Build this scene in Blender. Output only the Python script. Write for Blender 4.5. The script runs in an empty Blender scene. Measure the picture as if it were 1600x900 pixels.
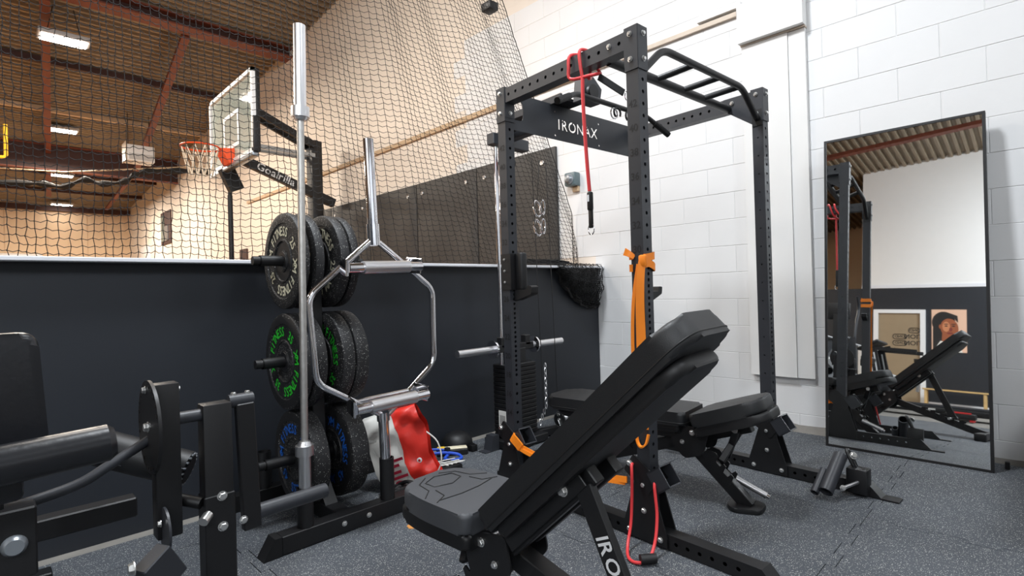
import bpy, bmesh, math, random
from mathutils import Vector, Matrix
random.seed(7)
PI = math.pi
scene = bpy.context.scene
COL = scene.collection

# ------------------------------------------------------------------ camera
cam_d = bpy.data.cameras.new('camera')
cam = bpy.data.objects.new('camera', cam_d)
COL.objects.link(cam)
cam_d.sensor_width = 36.0
cam_d.lens = 832.8 / 1600 * 36.0
cam_d.clip_start = 0.02
cam_d.clip_end = 200
YAW, PITCH, ROLL, CAMH = 0.784507, 0.003366, -0.02878, 1.05
_f = Vector((math.sin(YAW) * math.cos(PITCH), math.cos(YAW) * math.cos(PITCH), math.sin(PITCH)))
_r = Vector((math.cos(YAW), -math.sin(YAW), 0))
_u = _r.cross(_f)
_r2 = math.cos(ROLL) * _r + math.sin(ROLL) * _u
_u2 = -math.sin(ROLL) * _r + math.cos(ROLL) * _u
cam.matrix_world = Matrix(((_r2.x, _u2.x, -_f.x, 0), (_r2.y, _u2.y, -_f.y, 0), (_r2.z, _u2.z, -_f.z, CAMH), (0, 0, 0, 1)))
scene.camera = cam

# ------------------------------------------------------------------ world, exposure, room lights
world = bpy.data.worlds.new('world')
scene.world = world
world.use_nodes = True
world.node_tree.nodes['Background'].inputs[0].default_value = (0.86, 0.93, 1.0, 1)
world.node_tree.nodes['Background'].inputs[1].default_value = 0.15
vs = scene.view_settings
vs.view_transform = 'Standard'
vs.look = 'None'
vs.gamma = 1.0
vs.use_curve_mapping = False
vs.exposure = -1.08


def area_light(name, loc, target, size, power, color=(1, 1, 1), sy=None):
    d = bpy.data.lights.new(name, 'AREA')
    d.energy = power
    d.color = color
    d.size = size
    if sy:
        d.shape = 'RECTANGLE'
        d.size_y = sy
    o = bpy.data.objects.new(name, d)
    COL.objects.link(o)
    o.location = loc
    o.rotation_euler = (Vector(target) - Vector(loc)).to_track_quat('-Z', 'Y').to_euler()
    return o


# high-bay fittings over the gym floor, behind and above the camera
CW = (0.90, 0.95, 1.0)
area_light('gym_light_behind', (-2.0, -2.6, 4.5), (2.2, 2.4, 0.8), 0.7, 130, CW)
area_light('gym_light_overhead', (1.2, 1.85, 4.7), (1.6, 1.6, 0), 0.5, 400, CW, 1.0)
area_light('gym_light_right', (2.2, -2.2, 4.9), (2.6, 0.6, 0), 0.9, 170, CW)
area_light('back_fill_light', (-5.0, -3.4, 5.0), (-7.5, 0.5, 1.0), 1.2, 900, CW)  # unseen lamp added to brighten the room behind the camera
area_light('back_fill_light', (-5.5, -0.9, 4.9), (-6.5, 0.5, 0.5), 1.0, 260, CW)  # second added fill for the room behind
# the sports hall beyond the net: warm lamps
for hx, hy, hz in ((0.97, 10.4, 4.85), (1.39, 15.9, 4.6), (1.71, 20.1, 4.3), (-4.0, 8.0, 5.0), (-4.0, 16.0, 4.6)):
    area_light('hall_light', (hx, hy, hz), (hx, hy, 0), 0.9, 640, (1.0, 0.88, 0.74))
area_light('hall_light_net', (0.6, 4.9, 4.9), (3.2, 5.6, 0.6), 0.9, 260, (1.0, 0.93, 0.85))


# ------------------------------------------------------------------ materials
def lin(c):
    c = c / 255.0
    return c / 12.92 if c <= 0.04045 else ((c + 0.055) / 1.055) ** 2.4


def rgb(r, g, b):
    return (lin(r), lin(g), lin(b), 1.0)


MATS = {}


def mat(name, col, rough=0.5, metal=0.0, bump=0.0, bscale=200.0, var=0.0, vscale=6.0, emit=None, estr=1.0, coat=0.0, spec=0.5):
    m = bpy.data.materials.new(name)
    m.use_nodes = True
    nt = m.node_tree
    p = nt.nodes['Principled BSDF']
    p.inputs['Base Color'].default_value = col
    p.inputs['Roughness'].default_value = rough
    p.inputs['Metallic'].default_value = metal
    p.inputs['Specular IOR Level'].default_value = spec
    if coat:
        p.inputs['Coat Weight'].default_value = coat
    tc = nt.nodes.new('ShaderNodeTexCoord')
    if var:
        n = nt.nodes.new('ShaderNodeTexNoise')
        n.inputs['Scale'].default_value = vscale
        n.inputs['Detail'].default_value = 6
        nt.links.new(tc.outputs['Object'], n.inputs['Vector'])
        mx = nt.nodes.new('ShaderNodeMix')
        mx.data_type = 'RGBA'
        mx.inputs[6].default_value = tuple(max(0, c * (1 - var)) for c in col[:3]) + (1,)
        mx.inputs[7].default_value = tuple(min(1, c * (1 + var)) for c in col[:3]) + (1,)
        nt.links.new(n.outputs['Fac'], mx.inputs[0])
        nt.links.new(mx.outputs[2], p.inputs['Base Color'])
    if bump:
        n2 = nt.nodes.new('ShaderNodeTexNoise')
        n2.inputs['Scale'].default_value = bscale
        n2.inputs['Detail'].default_value = 3
        nt.links.new(tc.outputs['Object'], n2.inputs['Vector'])
        b = nt.nodes.new('ShaderNodeBump')
        b.inputs['Strength'].default_value = bump
        b.inputs['Distance'].default_value = 0.002
        nt.links.new(n2.outputs['Fac'], b.inputs['Height'])
        nt.links.new(b.outputs['Normal'], p.inputs['Normal'])
    if emit:
        p.inputs['Emission Color'].default_value = emit
        p.inputs['Emission Strength'].default_value = estr
    MATS[name] = m
    return m


def speckle(name, base, spots, scale, thr, rough=0.8, var=0.25, thr2=None):
    """rubber with pale crumbs: voronoi cells, only some of them pale"""
    m = bpy.data.materials.new(name)
    m.use_nodes = True
    nt = m.node_tree
    p = nt.nodes['Principled BSDF']
    p.inputs['Roughness'].default_value = rough
    tc = nt.nodes.new('ShaderNodeTexCoord')
    geo = nt.nodes.new('ShaderNodeNewGeometry')
    vo = nt.nodes.new('ShaderNodeTexVoronoi')
    vo.inputs['Scale'].default_value = scale
    nt.links.new(geo.outputs['Position'], vo.inputs['Vector'])
    sep = nt.nodes.new('ShaderNodeSeparateColor')
    nt.links.new(vo.outputs['Color'], sep.inputs[0])
    gt = nt.nodes.new('ShaderNodeMath'); gt.operation = 'GREATER_THAN'
    gt.inputs[1].default_value = thr
    nt.links.new(sep.outputs[0], gt.inputs[0])
    lt = nt.nodes.new('ShaderNodeMath'); lt.operation = 'LESS_THAN'
    lt.inputs[1].default_value = 0.42
    nt.links.new(vo.outputs['Distance'], lt.inputs[0])
    mu = nt.nodes.new('ShaderNodeMath'); mu.operation = 'MULTIPLY'
    nt.links.new(gt.outputs[0], mu.inputs[0]); nt.links.new(lt.outputs[0], mu.inputs[1])
    mu2 = nt.nodes.new('ShaderNodeMath'); mu2.operation = 'MULTIPLY'
    nt.links.new(mu.outputs[0], mu2.inputs[0]); nt.links.new(sep.outputs[1], mu2.inputs[1])
    no = nt.nodes.new('ShaderNodeTexNoise'); no.inputs['Scale'].default_value = 2.2; no.inputs['Detail'].default_value = 8
    nt.links.new(geo.outputs['Position'], no.inputs['Vector'])
    mb_ = nt.nodes.new('ShaderNodeMix'); mb_.data_type = 'RGBA'
    mb_.inputs[6].default_value = tuple(c * (1 - var) for c in base[:3]) + (1,)
    mb_.inputs[7].default_value = tuple(c * (1 + var) for c in base[:3]) + (1,)
    nt.links.new(no.outputs['Fac'], mb_.inputs[0])
    mx = nt.nodes.new('ShaderNodeMix'); mx.data_type = 'RGBA'
    mx.inputs[7].default_value = spots
    nt.links.new(mu2.outputs[0], mx.inputs[0]); nt.links.new(mb_.outputs[2], mx.inputs[6])
    nt.links.new(mx.outputs[2], p.inputs['Base Color'])
    b = nt.nodes.new('ShaderNodeBump'); b.inputs['Strength'].default_value = 0.35; b.inputs['Distance'].default_value = 0.002
    n3 = nt.nodes.new('ShaderNodeTexNoise'); n3.inputs['Scale'].default_value = 260; n3.inputs['Detail'].default_value = 2
    nt.links.new(geo.outputs['Position'], n3.inputs['Vector'])
    nt.links.new(n3.outputs['Fac'], b.inputs['Height']); nt.links.new(b.outputs['Normal'], p.inputs['Normal'])
    MATS[name] = m
    return m


mat('powder', rgb(47, 49, 54), 0.42, bump=0.12, bscale=900, var=0.12)
mat('powder_dark', rgb(20, 20, 22), 0.45, bump=0.12, bscale=700, var=0.15)
mat('hole_dark', rgb(8, 8, 9), 0.8)
mat('number_ink', rgb(20, 21, 23), 0.6)
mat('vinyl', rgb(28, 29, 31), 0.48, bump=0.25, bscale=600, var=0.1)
mat('vinyl_lit', rgb(66, 68, 72), 0.55, bump=0.25, bscale=600, var=0.08)  # same vinyl, lightened to paint in the overhead lamp's sheen
mat('vinyl_gloss', rgb(26, 27, 31), 0.32, bump=0.25, bscale=60, var=0.1)
mat('plastic_black', rgb(16, 16, 18), 0.5, bump=0.1, bscale=500)
mat('chrome', rgb(240, 240, 244), 0.09, 1.0, bump=0.02, bscale=300)
mat('steel', rgb(232, 232, 234), 0.32, 1.0, bump=0.06, bscale=500)
mat('steel_worn', rgb(206, 204, 200), 0.42, 1.0, bump=0.25, bscale=1400, var=0.2, vscale=40)
mat('zinc', rgb(222, 222, 220), 0.28, 0.9, bump=0.05)
speckle('rubber_floor', rgb(70, 74, 80), rgb(240, 240, 232), 350, 0.79, var=0.40)
speckle('bumper', rgb(27, 27, 29), rgb(215, 215, 210), 300, 0.90, rough=0.6)
mat('bumper_hub', rgb(22, 22, 24), 0.4, bump=0.1, bscale=300)
mat('ink_white', rgb(226, 222, 196), 0.6, var=0.12, vscale=120)
mat('ink_green', rgb(44, 205, 52), 0.55, var=0.1, vscale=120)
mat('ink_blue', rgb(30, 96, 190), 0.55, var=0.1, vscale=120)
mat('paint_white', rgb(228, 228, 228), 0.6, bump=0.35, bscale=30, var=0.03, vscale=2)
mat('paint_white_smooth', rgb(229, 228, 226), 0.55, bump=0.1, bscale=60, var=0.02)
mat('cap_white', rgb(222, 223, 228), 0.4, bump=0.05)
mat('paint_black', rgb(29, 33, 40), 0.55, bump=0.3, bscale=18, var=0.16, vscale=3.0)
mat('concrete', rgb(128, 124, 118), 0.85, bump=0.4, bscale=60, var=0.3, vscale=9)
mat('wood_strip', rgb(196, 170, 138), 0.6, var=0.2, vscale=12)
mat('strip_pale', rgb(206, 192, 176), 0.6, var=0.15, vscale=12)
mat('net_black', rgb(22, 21, 21), 0.85)
mat('pad_gray', rgb(62, 60, 58), 0.55, bump=0.3, bscale=8, var=0.15, vscale=4)
mat('deck_steel', rgb(140, 126, 106), 0.6, bump=0.2, bscale=20, var=0.25, vscale=3)
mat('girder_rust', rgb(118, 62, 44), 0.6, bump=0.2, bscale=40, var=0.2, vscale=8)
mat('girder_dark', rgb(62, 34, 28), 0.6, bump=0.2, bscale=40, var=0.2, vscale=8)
mat('far_wall', rgb(222, 196, 164), 0.7, bump=0.2, bscale=10, var=0.06, vscale=2)
mat('hall_floor', rgb(150, 112, 74), 0.4, var=0.2, vscale=5)
mat('lamp_glow', rgb(255, 250, 240), 0.4, emit=(1.0, 0.95, 0.88, 1), estr=38)
mat('window_fill', rgb(220, 232, 245), 0.3, emit=(0.86, 0.93, 1.0, 1), estr=2.6)  # glow of the added rear fill windows
mat('lamp_housing', rgb(190, 190, 190), 0.5)
mat('rim_orange', rgb(235, 84, 34), 0.45)
mat('hoop_net', rgb(232, 220, 200), 0.8)
mat('frame_white', rgb(232, 234, 236), 0.45)
mat('band_red', rgb(222, 58, 62), 0.45, var=0.06)
mat('band_orange', rgb(248, 138, 30), 0.5, var=0.08, vscale=20)
mat('bag_red', rgb(216, 46, 34), 0.42, bump=0.6, bscale=14, var=0.1)
mat('bag_white', rgb(214, 212, 206), 0.5, bump=0.6, bscale=14, var=0.05)
mat('bag_ink', rgb(150, 22, 48), 0.5)
mat('cord_blue', rgb(38, 84, 200), 0.5)
mat('cord_white', rgb(226, 224, 218), 0.5)
mat('tag_yellow', rgb(240, 196, 60), 0.5)
mat('tag_cream', rgb(236, 226, 196), 0.5)
mat('paper', rgb(226, 224, 218), 0.7)
mat('ink', rgb(28, 26, 26), 0.6)
mat('wood_pale', rgb(206, 172, 116), 0.5, var=0.2, vscale=14)
mat('door_tan', rgb(150, 132, 106), 0.6, var=0.08)
mat('glass_green', rgb(120, 132, 126), 0.1)
mat('steel_gray', rgb(160, 166, 172), 0.3, 0.7)
mat('skin_print', rgb(150, 84, 52), 0.6, var=0.12, vscale=9)
mat('skin_print_light', rgb(196, 128, 88), 0.6)
mat('poster_peach', rgb(226, 186, 160), 0.6)
mat('lip_print', rgb(120, 50, 44), 0.6)
mat('bar_red', rgb(206, 40, 40), 0.5)
mat('mirror_glass', (0.86, 0.88, 0.88, 1), 0.015, 1.0)
mat('lamp_blue', rgb(92, 108, 112), 0.4, var=0.3, vscale=40)
mat('yellow_pipe', rgb(226, 176, 30), 0.5)
mat('stain_orange', rgb(206, 140, 70), 0.8)

# backboard glass
_g = bpy.data.materials.new('board_glass'); _g.use_nodes = True
_p = _g.node_tree.nodes['Principled BSDF']
_p.inputs['Base Color'].default_value = rgb(206, 220, 214)
_p.inputs['Roughness'].default_value = 0.06
_p.inputs['Alpha'].default_value = 0.38
MATS['board_glass'] = _g

# hall side of the block wall: too far to pick the blocks apart, joints by relief
_m = mat('far_block', rgb(232, 222, 210), 0.65)
_nt = _m.node_tree
_pp = _nt.nodes['Principled BSDF']
_geo = _nt.nodes.new('ShaderNodeNewGeometry')
_sx = _nt.nodes.new('ShaderNodeSeparateXYZ'); _nt.links.new(_geo.outputs['Position'], _sx.inputs[0])
_cx = _nt.nodes.new('ShaderNodeCombineXYZ'); _nt.links.new(_sx.outputs['Y'], _cx.inputs[0]); _nt.links.new(_sx.outputs['Z'], _cx.inputs[1])
_br = _nt.nodes.new('ShaderNodeTexBrick')
_br.inputs['Scale'].default_value = 1.0
_br.inputs['Brick Width'].default_value = 0.414
_br.inputs['Row Height'].default_value = 0.2045
_br.inputs['Mortar Size'].default_value = 0.004
_nt.links.new(_cx.outputs[0], _br.inputs['Vector'])
_bb = _nt.nodes.new('ShaderNodeBump'); _bb.invert = True; _bb.inputs['Strength'].default_value = 0.6; _bb.inputs['Distance'].default_value = 0.004
_nt.links.new(_br.outputs['Fac'], _bb.inputs['Height']); _nt.links.new(_bb.outputs['Normal'], _pp.inputs['Normal'])


# ------------------------------------------------------------------ mesh helpers
def frame_of(d, up=(0, 0, 1)):
    d = Vector(d).normalized()
    up = Vector(up)
    if abs(d.dot(up)) > 0.995:
        up = Vector((0, 1, 0))
    x = up.cross(d).normalized()
    y = d.cross(x)
    return x, y, d


class MB:
    def __init__(s):
        s.v = []; s.f = []; s.sm = []

    def add(s, verts, faces, M=None, smooth=False):
        n = len(s.v)
        for v in verts:
            v = Vector(v)
            s.v.append(M @ v if M is not None else v)
        for f in faces:
            s.f.append([i + n for i in f]); s.sm.append(smooth)
        return s

    def box(s, c, size, M=None):
        x, y, z = (k / 2 for k in size)
        cx, cy, cz = c
        vs_ = [(cx + a * x, cy + b * y, cz + d * z) for a in (-1, 1) for b in (-1, 1) for d in (-1, 1)]
        return s.add(vs_, [(0, 1, 3, 2), (4, 6, 7, 5), (0, 4, 5, 1), (2, 3, 7, 6), (0, 2, 6, 4), (1, 5, 7, 3)], M)

    def b2(s, lo, hi, M=None):
        return s.box([(a + b) / 2 for a, b in zip(lo, hi)], [abs(b - a) for a, b in zip(lo, hi)], M)

    def rbox(s, c, size, r=0.006, seg=2, M=None):
        bm = bmesh.new()
        bmesh.ops.create_cube(bm, size=1)
        for v in bm.verts:
            v.co = Vector((v.co.x * size[0] + c[0], v.co.y * size[1] + c[1], v.co.z * size[2] + c[2]))
        bmesh.ops.bevel(bm, geom=bm.edges[:], offset=r, segments=seg, profile=0.5, affect='EDGES')
        s.from_bm(bm, M)
        return s

    def from_bm(s, bm, M=None, smooth=True):
        bm.verts.index_update()
        s.add([v.co for v in bm.verts], [[v.index for v in f.verts] for f in bm.faces], M, smooth)
        bm.free()

    def bar(s, p0, p1, w, h, up=(0, 0, 1), r=0.003, M=None):
        p0 = Vector(p0); p1 = Vector(p1)
        x, y, d = frame_of(p1 - p0, up)
        L = (p1 - p0).length
        mid = (p0 + p1) / 2
        T = Matrix(((x.x, y.x, d.x, mid.x), (x.y, y.y, d.y, mid.y), (x.z, y.z, d.z, mid.z), (0, 0, 0, 1)))
        if M is not None:
            T = M @ T
        return s.rbox((0, 0, 0), (w, h, L), min(r, w * .3, h * .3), 1, T)

    def tube(s, path, r, n=10, closed=False, cap=True, M=None, radii=None):
        pts = [Vector(p) for p in path]
        m = len(pts)
        vs_ = []; fs = []
        px_ = None
        for i, p in enumerate(pts):
            if closed:
                t = pts[(i + 1) % m] - pts[i - 1]
            else:
                t = pts[min(i + 1, m - 1)] - pts[max(i - 1, 0)]
            t = t.normalized()
            if px_ is None:
                x, y, _ = frame_of(t)
            else:
                x = px_ - t * px_.dot(t)
                if x.length < 1e-6:
                    x, y, _ = frame_of(t)
                x.normalize(); y = t.cross(x)
            px_ = x
            rr = radii[i] if radii else r
            for k in range(n):
                a = 2 * PI * k / n
                vs_.append(p + x * math.cos(a) * rr + y * math.sin(a) * rr)
        for i in range(m if closed else m - 1):
            j = (i + 1) % m
            for k in range(n):
                l = (k + 1) % n
                fs.append((i * n + k, i * n + l, j * n + l, j * n + k))
        s.add(vs_, fs, M, True)
        if cap and not closed:
            b = len(s.v) - len(vs_)
            s.f.append([b + k for k in range(n)][::-1]); s.sm.append(False)
            s.f.append([b + (m - 1) * n + k for k in range(n)]); s.sm.append(False)
        return s

    def cyl(s, p0, p1, r, n=18, r2=None, M=None):
        return s.tube([p0, p1], r, n, M=M, radii=[r, r if r2 is None else r2])

    def pipe(s, p0, p1, ro, ri, n=20, M=None):
        """open-ended hollow pipe"""
        p0 = Vector(p0); p1 = Vector(p1)
        x, y, d = frame_of(p1 - p0)
        T = Matrix(((x.x, y.x, d.x, p0.x), (x.y, y.y, d.y, p0.y), (x.z, y.z, d.z, p0.z), (0, 0, 0, 1)))
        L = (p1 - p0).length
        return s.lathe([(ri, 0), (ro, 0), (ro, L), (ri, L), (ri, 0)], n, (M @ T) if M is not None else T, False)

    def lathe(s, prof, n=24, M=None, caps=True):
        m = len(prof)
        vs_ = []; fs = []
        for (r, z) in prof:
            for k in range(n):
                a = 2 * PI * k / n
                vs_.append((r * math.cos(a), r * math.sin(a), z))
        for i in range(m - 1):
            for k in range(n):
                l = (k + 1) % n
                fs.append((i * n + k, i * n + l, (i + 1) * n + l, (i + 1) * n + k))
        if caps:
            fs.append([k for k in range(n)][::-1]); fs.append([(m - 1) * n + k for k in range(n)])
        return s.add(vs_, fs, M, True)

    def prism(s, poly, h0, h1, M=None, bev=0.0, seg=2, smooth=False):
        """polygon in local xy, extruded along local z"""
        n = len(poly)
        vs_ = [(p[0], p[1], h0) for p in poly] + [(p[0], p[1], h1) for p in poly]
        fs = [list(range(n))[::-1], list(range(n, 2 * n))] + [[i, (i + 1) % n, n + (i + 1) % n, n + i] for i in range(n)]
        if bev:
            bm = bmesh.new()
            bv = [bm.verts.new(v) for v in vs_]
            for f in fs:
                bm.faces.new([bv[i] for i in f])
            ed = [e for e in bm.edges if abs(e.verts[0].co.z - e.verts[1].co.z) < 1e-7]
            bmesh.ops.bevel(bm, geom=ed, offset=bev, segments=seg, profile=0.5, affect='EDGES')
            s.from_bm(bm, M)
            return s
        return s.add(vs_, fs, M, smooth)

    def build(s, name, m, parent=None, world=False, sharp=35):
        me = bpy.data.meshes.new(name)
        vv = s.v
        if world and parent is not None:
            inv = MW[parent.name].inverted()
            vv = [inv @ v for v in vv]
        me.from_pydata([tuple(v) for v in vv], [], s.f)
        me.polygons.foreach_set('use_smooth', s.sm)
        me.materials.append(MATS[m] if isinstance(m, str) else m)
        me.update()
        if any(s.sm):
            me.set_sharp_from_angle(angle=math.radians(sharp))
        o = bpy.data.objects.new(name, me)
        COL.objects.link(o)
        if parent is not None:
            o.parent = parent
            MW[o.name] = MW[parent.name]
        else:
            MW[o.name] = Matrix.Identity(4)
        return o


MW = {}


def tag(o, label, cat, group=None):
    o['label'] = label
    o['category'] = cat
    if group:
        o['group'] = group
    return o


def thing(name, label, cat, loc=(0, 0, 0), rz=0.0, group=None):
    o = bpy.data.objects.new(name, None)
    o.empty_display_size = 0.1
    COL.objects.link(o)
    o.location = loc
    o.rotation_euler = (0, 0, rz)
    MW[o.name] = Matrix.Translation(Vector(loc)) @ Matrix.Rotation(rz, 4, 'Z')
    tag(o, label, cat, group)
    return o


def struct(o):
    o['kind'] = 'structure'
    return o


def dup(o, parent=None, keep=True):
    c = o.copy()
    COL.objects.link(c)
    if parent is not None:
        c.parent = parent
    MW[c.name] = MW.get(o.name, Matrix.Identity(4))
    for ch in list(o.children):
        dup(ch, c)
    return c


def place(o, loc, rz=None):
    o.location = loc
    if rz is not None:
        o.rotation_euler = (0, 0, rz)


def arc(c, r, a0, a1, n):
    return [(c[0] + r * math.cos(a0 + (a1 - a0) * i / n), c[1] + r * math.sin(a0 + (a1 - a0) * i / n)) for i in range(n + 1)]


def round_poly(pts, r, n=5):
    """round the corners of a 2-d polygon; r may be one radius or one per corner"""
    out = []
    m = len(pts)
    for i in range(m):
        p = Vector(pts[i]); a = Vector(pts[i - 1]); b = Vector(pts[(i + 1) % m])
        ri = r[i] if isinstance(r, (list, tuple)) else r
        if ri <= 0:
            out.append(tuple(p)); continue
        da = (a - p); db = (b - p)
        k = min(ri, da.length * .49, db.length * .49)
        p0 = p + da.normalized() * k; p1 = p + db.normalized() * k
        for j in range(n + 1):
            t = j / n
            out.append(tuple(p0 * (1 - t) ** 2 + p * 2 * t * (1 - t) + p1 * t ** 2))
    return out


def smooth_path(pts, n=6, closed=False):
    """Catmull-Rom through the points"""
    P_ = [Vector(p) for p in pts]
    m = len(P_)
    out = []
    rng = range(m if closed else m - 1)
    for i in rng:
        if closed:
            a, b, c, d = P_[i - 1], P_[i], P_[(i + 1) % m], P_[(i + 2) % m]
        else:
            a = P_[max(i - 1, 0)]; b = P_[i]; c = P_[i + 1]; d = P_[min(i + 2, m - 1)]
        for j in range(n):
            t = j / n
            out.append(0.5 * ((2 * b) + (c - a) * t + (2 * a - 5 * b + 4 * c - d) * t * t + (3 * b - a - 3 * c + d) * t ** 3))
    if not closed:
        out.append(P_[-1])
    return out


def bent(pts, r, n=5):
    """polyline with its inner corners rounded by radius r"""
    P_ = [Vector(p) for p in pts]
    out = [P_[0]]
    for i in range(1, len(P_) - 1):
        p = P_[i]; da = P_[i - 1] - p; db = P_[i + 1] - p
        k = min(r, da.length * .49, db.length * .49)
        p0 = p + da.normalized() * k; p1 = p + db.normalized() * k
        for j in range(n + 1):
            t = j / n
            out.append(p0 * (1 - t) ** 2 + p * 2 * t * (1 - t) + p1 * t ** 2)
    out.append(P_[-1])
    return out


_txt = {}


def text_geo(s, size=1.0):
    """verts (x,y) and faces of a string, centred"""
    if s in _txt:
        return _txt[s]
    cu = bpy.data.curves.new('t', 'FONT')
    cu.body = s
    cu.size = 1.0
    cu.align_x = 'CENTER'
    cu.align_y = 'CENTER'
    cu.resolution_u = 3
    cu.offset = .018
    ob = bpy.data.objects.new('t', cu)
    COL.objects.link(ob)
    bpy.context.view_layer.update()
    me = bpy.data.meshes.new_from_object(ob.evaluated_get(bpy.context.evaluated_depsgraph_get()))
    vv = [(v.co.x, v.co.y) for v in me.vertices]
    ff = [list(p.vertices) for p in me.polygons]
    bpy.data.objects.remove(ob)
    bpy.data.curves.remove(cu)
    bpy.data.meshes.remove(me)
    _txt[s] = (vv, ff)
    return vv, ff


def add_text(mb, s, size, M, th=0.0):
    vv, ff = text_geo(s)
    mb.add([(x * size, y * size, th) for x, y in vv], ff, M)


def word_steps(s, size, gap):
    """centre offsets of the letters of a word set with even gaps"""
    out = []
    k = 0.0
    for ch in s:
        xs = [v[0] for v in text_geo(ch)[0]]
        w = (max(xs) - min(xs)) * size
        out.append(k + w / 2 - (max(xs) + min(xs)) / 2 * size)
        k += w + gap
    return out


def axes(o, x, y):
    """matrix with local x, y (z = x cross y) at o"""
    x = Vector(x).normalized(); y = Vector(y).normalized(); z = x.cross(y)
    return Matrix(((x.x, y.x, z.x, o[0]), (x.y, y.y, z.y, o[1]), (x.z, y.z, z.z, o[2]), (0, 0, 0, 1)))


def holed_face(mb, o, u, v, w, L, holes, r):
    """flat strip of width w along u and length L along v with round holes; normal u x v"""
    o = Vector(o); u = Vector(u); v = Vector(v); nrm = u.cross(v)
    cuts = [0.0] + [(holes[i] + holes[i + 1]) / 2 for i in range(len(holes) - 1)] + [L] if holes else [0, L]
    if not holes:
        mb.add([o, o + u * w, o + u * w + v * L, o + v * L], [(0, 1, 2, 3)])
        return
    for i, hz in enumerate(holes):
        a, b = cuts[i], cuts[i + 1]
        # keep the holed cell square-ish
        lo, hi = max(a, hz - w / 2), min(b, hz + w / 2)
        if lo > a + 1e-6:
            mb.add([o + v * a, o + u * w + v * a, o + u * w + v * lo, o + v * lo], [(0, 1, 2, 3)])
        if hi < b - 1e-6:
            mb.add([o + v * hi, o + u * w + v * hi, o + u * w + v * b, o + v * b], [(0, 1, 2, 3)])
        out = [(w, (lo + hi) / 2), (w, hi), (w / 2, hi), (0, hi), (0, (lo + hi) / 2), (0, lo), (w / 2, lo), (w, lo)]
        vs_ = [o + u * x + v * y for x, y in out]
        ring = []
        for k in range(8):
            ang = k * PI / 4
            ring.append(o + u * (w / 2 + r * math.cos(ang)) + v * (hz + r * math.sin(ang)))
        inn = [p - nrm * 0.004 for p in ring]
        mb.add(vs_ + ring + inn, [(k, (k + 1) % 8, 8 + (k + 1) % 8, 8 + k) for k in range(8)] + [(8 + k, 8 + (k + 1) % 8, 16 + (k + 1) % 8, 16 + k) for k in range(8)])


def perforated(mb, p0, p1, w, h, up, hw=None, hh=None, r=0.008, r2=None):
    """hollow rectangular tube from p0 to p1. hw: holes on the two faces whose normal is +-x (width dir);
    hh: holes on the two faces whose normal is +-y (up dir)"""
    p0 = Vector(p0); p1 = Vector(p1)
    x, y, d = frame_of(p1 - p0, up)
    L = (p1 - p0).length
    hw = hw or []; hh = hh or []
    a = p0
    holed_face(mb, a + x * w / 2 - y * h / 2, y, d, h, L, hw, r)
    holed_face(mb, a - x * w / 2 + y * h / 2, -y, d, h, L, hw, r)
    holed_face(mb, a + x * w / 2 + y * h / 2, -x, d, w, L, hh, r2 or r)
    holed_face(mb, a - x * w / 2 - y * h / 2, x, d, w, L, hh, r2 or r)
    for q, s_ in ((p0, -1), (p1, 1)):
        c = [q + x * w / 2 + y * h / 2, q - x * w / 2 + y * h / 2, q - x * w / 2 - y * h / 2, q + x * w / 2 - y * h / 2]
        mb.add(c, [(0, 1, 2, 3) if s_ > 0 else (3, 2, 1, 0)])


_bolt = None


def bolt(parent, p, n, r=0.0085, name='bolt', m='zinc', world=False):
    """hex bolt head at p (parent-local unless world) pointing along n"""
    global _bolt
    if _bolt is None:
        mb = MB()
        mb.lathe([(1.25, 0), (1.25, .18), (1.0, .2)], 12, caps=False)
        mb.lathe([(1.0, .2), (1.0, .75), (.8, .95)], 6)
        me_o = mb.build('bolt', m)
        _bolt = me_o.data
        bpy.data.objects.remove(me_o)
    o = bpy.data.objects.new(name, _bolt)
    COL.objects.link(o)
    p = Vector(p); n = Vector(n)
    if world:
        inv = MW[parent.name].inverted()
        p = inv @ p; n = inv.to_3x3() @ n
    x, y, d = frame_of(n)
    o.parent = parent
    o.matrix_local = Matrix(((x.x * r, y.x * r, d.x * r, p.x), (x.y * r, y.y * r, d.y * r, p.y), (x.z * r, y.z * r, d.z * r, p.z), (0, 0, 0, 1)))
    return o

# ================================================================== SETTING
WX = 4.09          # face of the block wall
LY = 2.956         # gym face of the low black wall
o = MB().b2((-14, -12, -0.16), (WX + .3, LY + .05, -0.012)).build('floor', 'concrete'); struct(o); FLOOR = o
o = MB().b2((-14, LY + .05, -0.16), (WX + .3, 26, -0.012)).build('floor_hall', 'hall_floor'); struct(o)


# interlocking rubber tiles -----------------------------------------------------
def edge_line(a, b, flip, n=9):
    """jigsaw edge from a to b with alternating dovetail tabs"""
    a = Vector((a[0], a[1])); b = Vector((b[0], b[1]))
    d = (b - a); L = d.length; d.normalize(); nrm = Vector((-d.y, d.x))
    pts = [a]
    step = L / n
    for i in range(n):
        if i in (0, n - 1):
            continue
        s_ = (1 if i % 2 else -1) * 0.016
        if flip:
            s_ = s_
        c0 = a + d * step * i; c1 = a + d * step * (i + 1)
        pts += [c0 + d * .006, c0 - d * .004 + nrm * s_, c1 + d * .004 + nrm * s_, c1 - d * .006]
    pts.append(b)
    return pts


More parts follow.
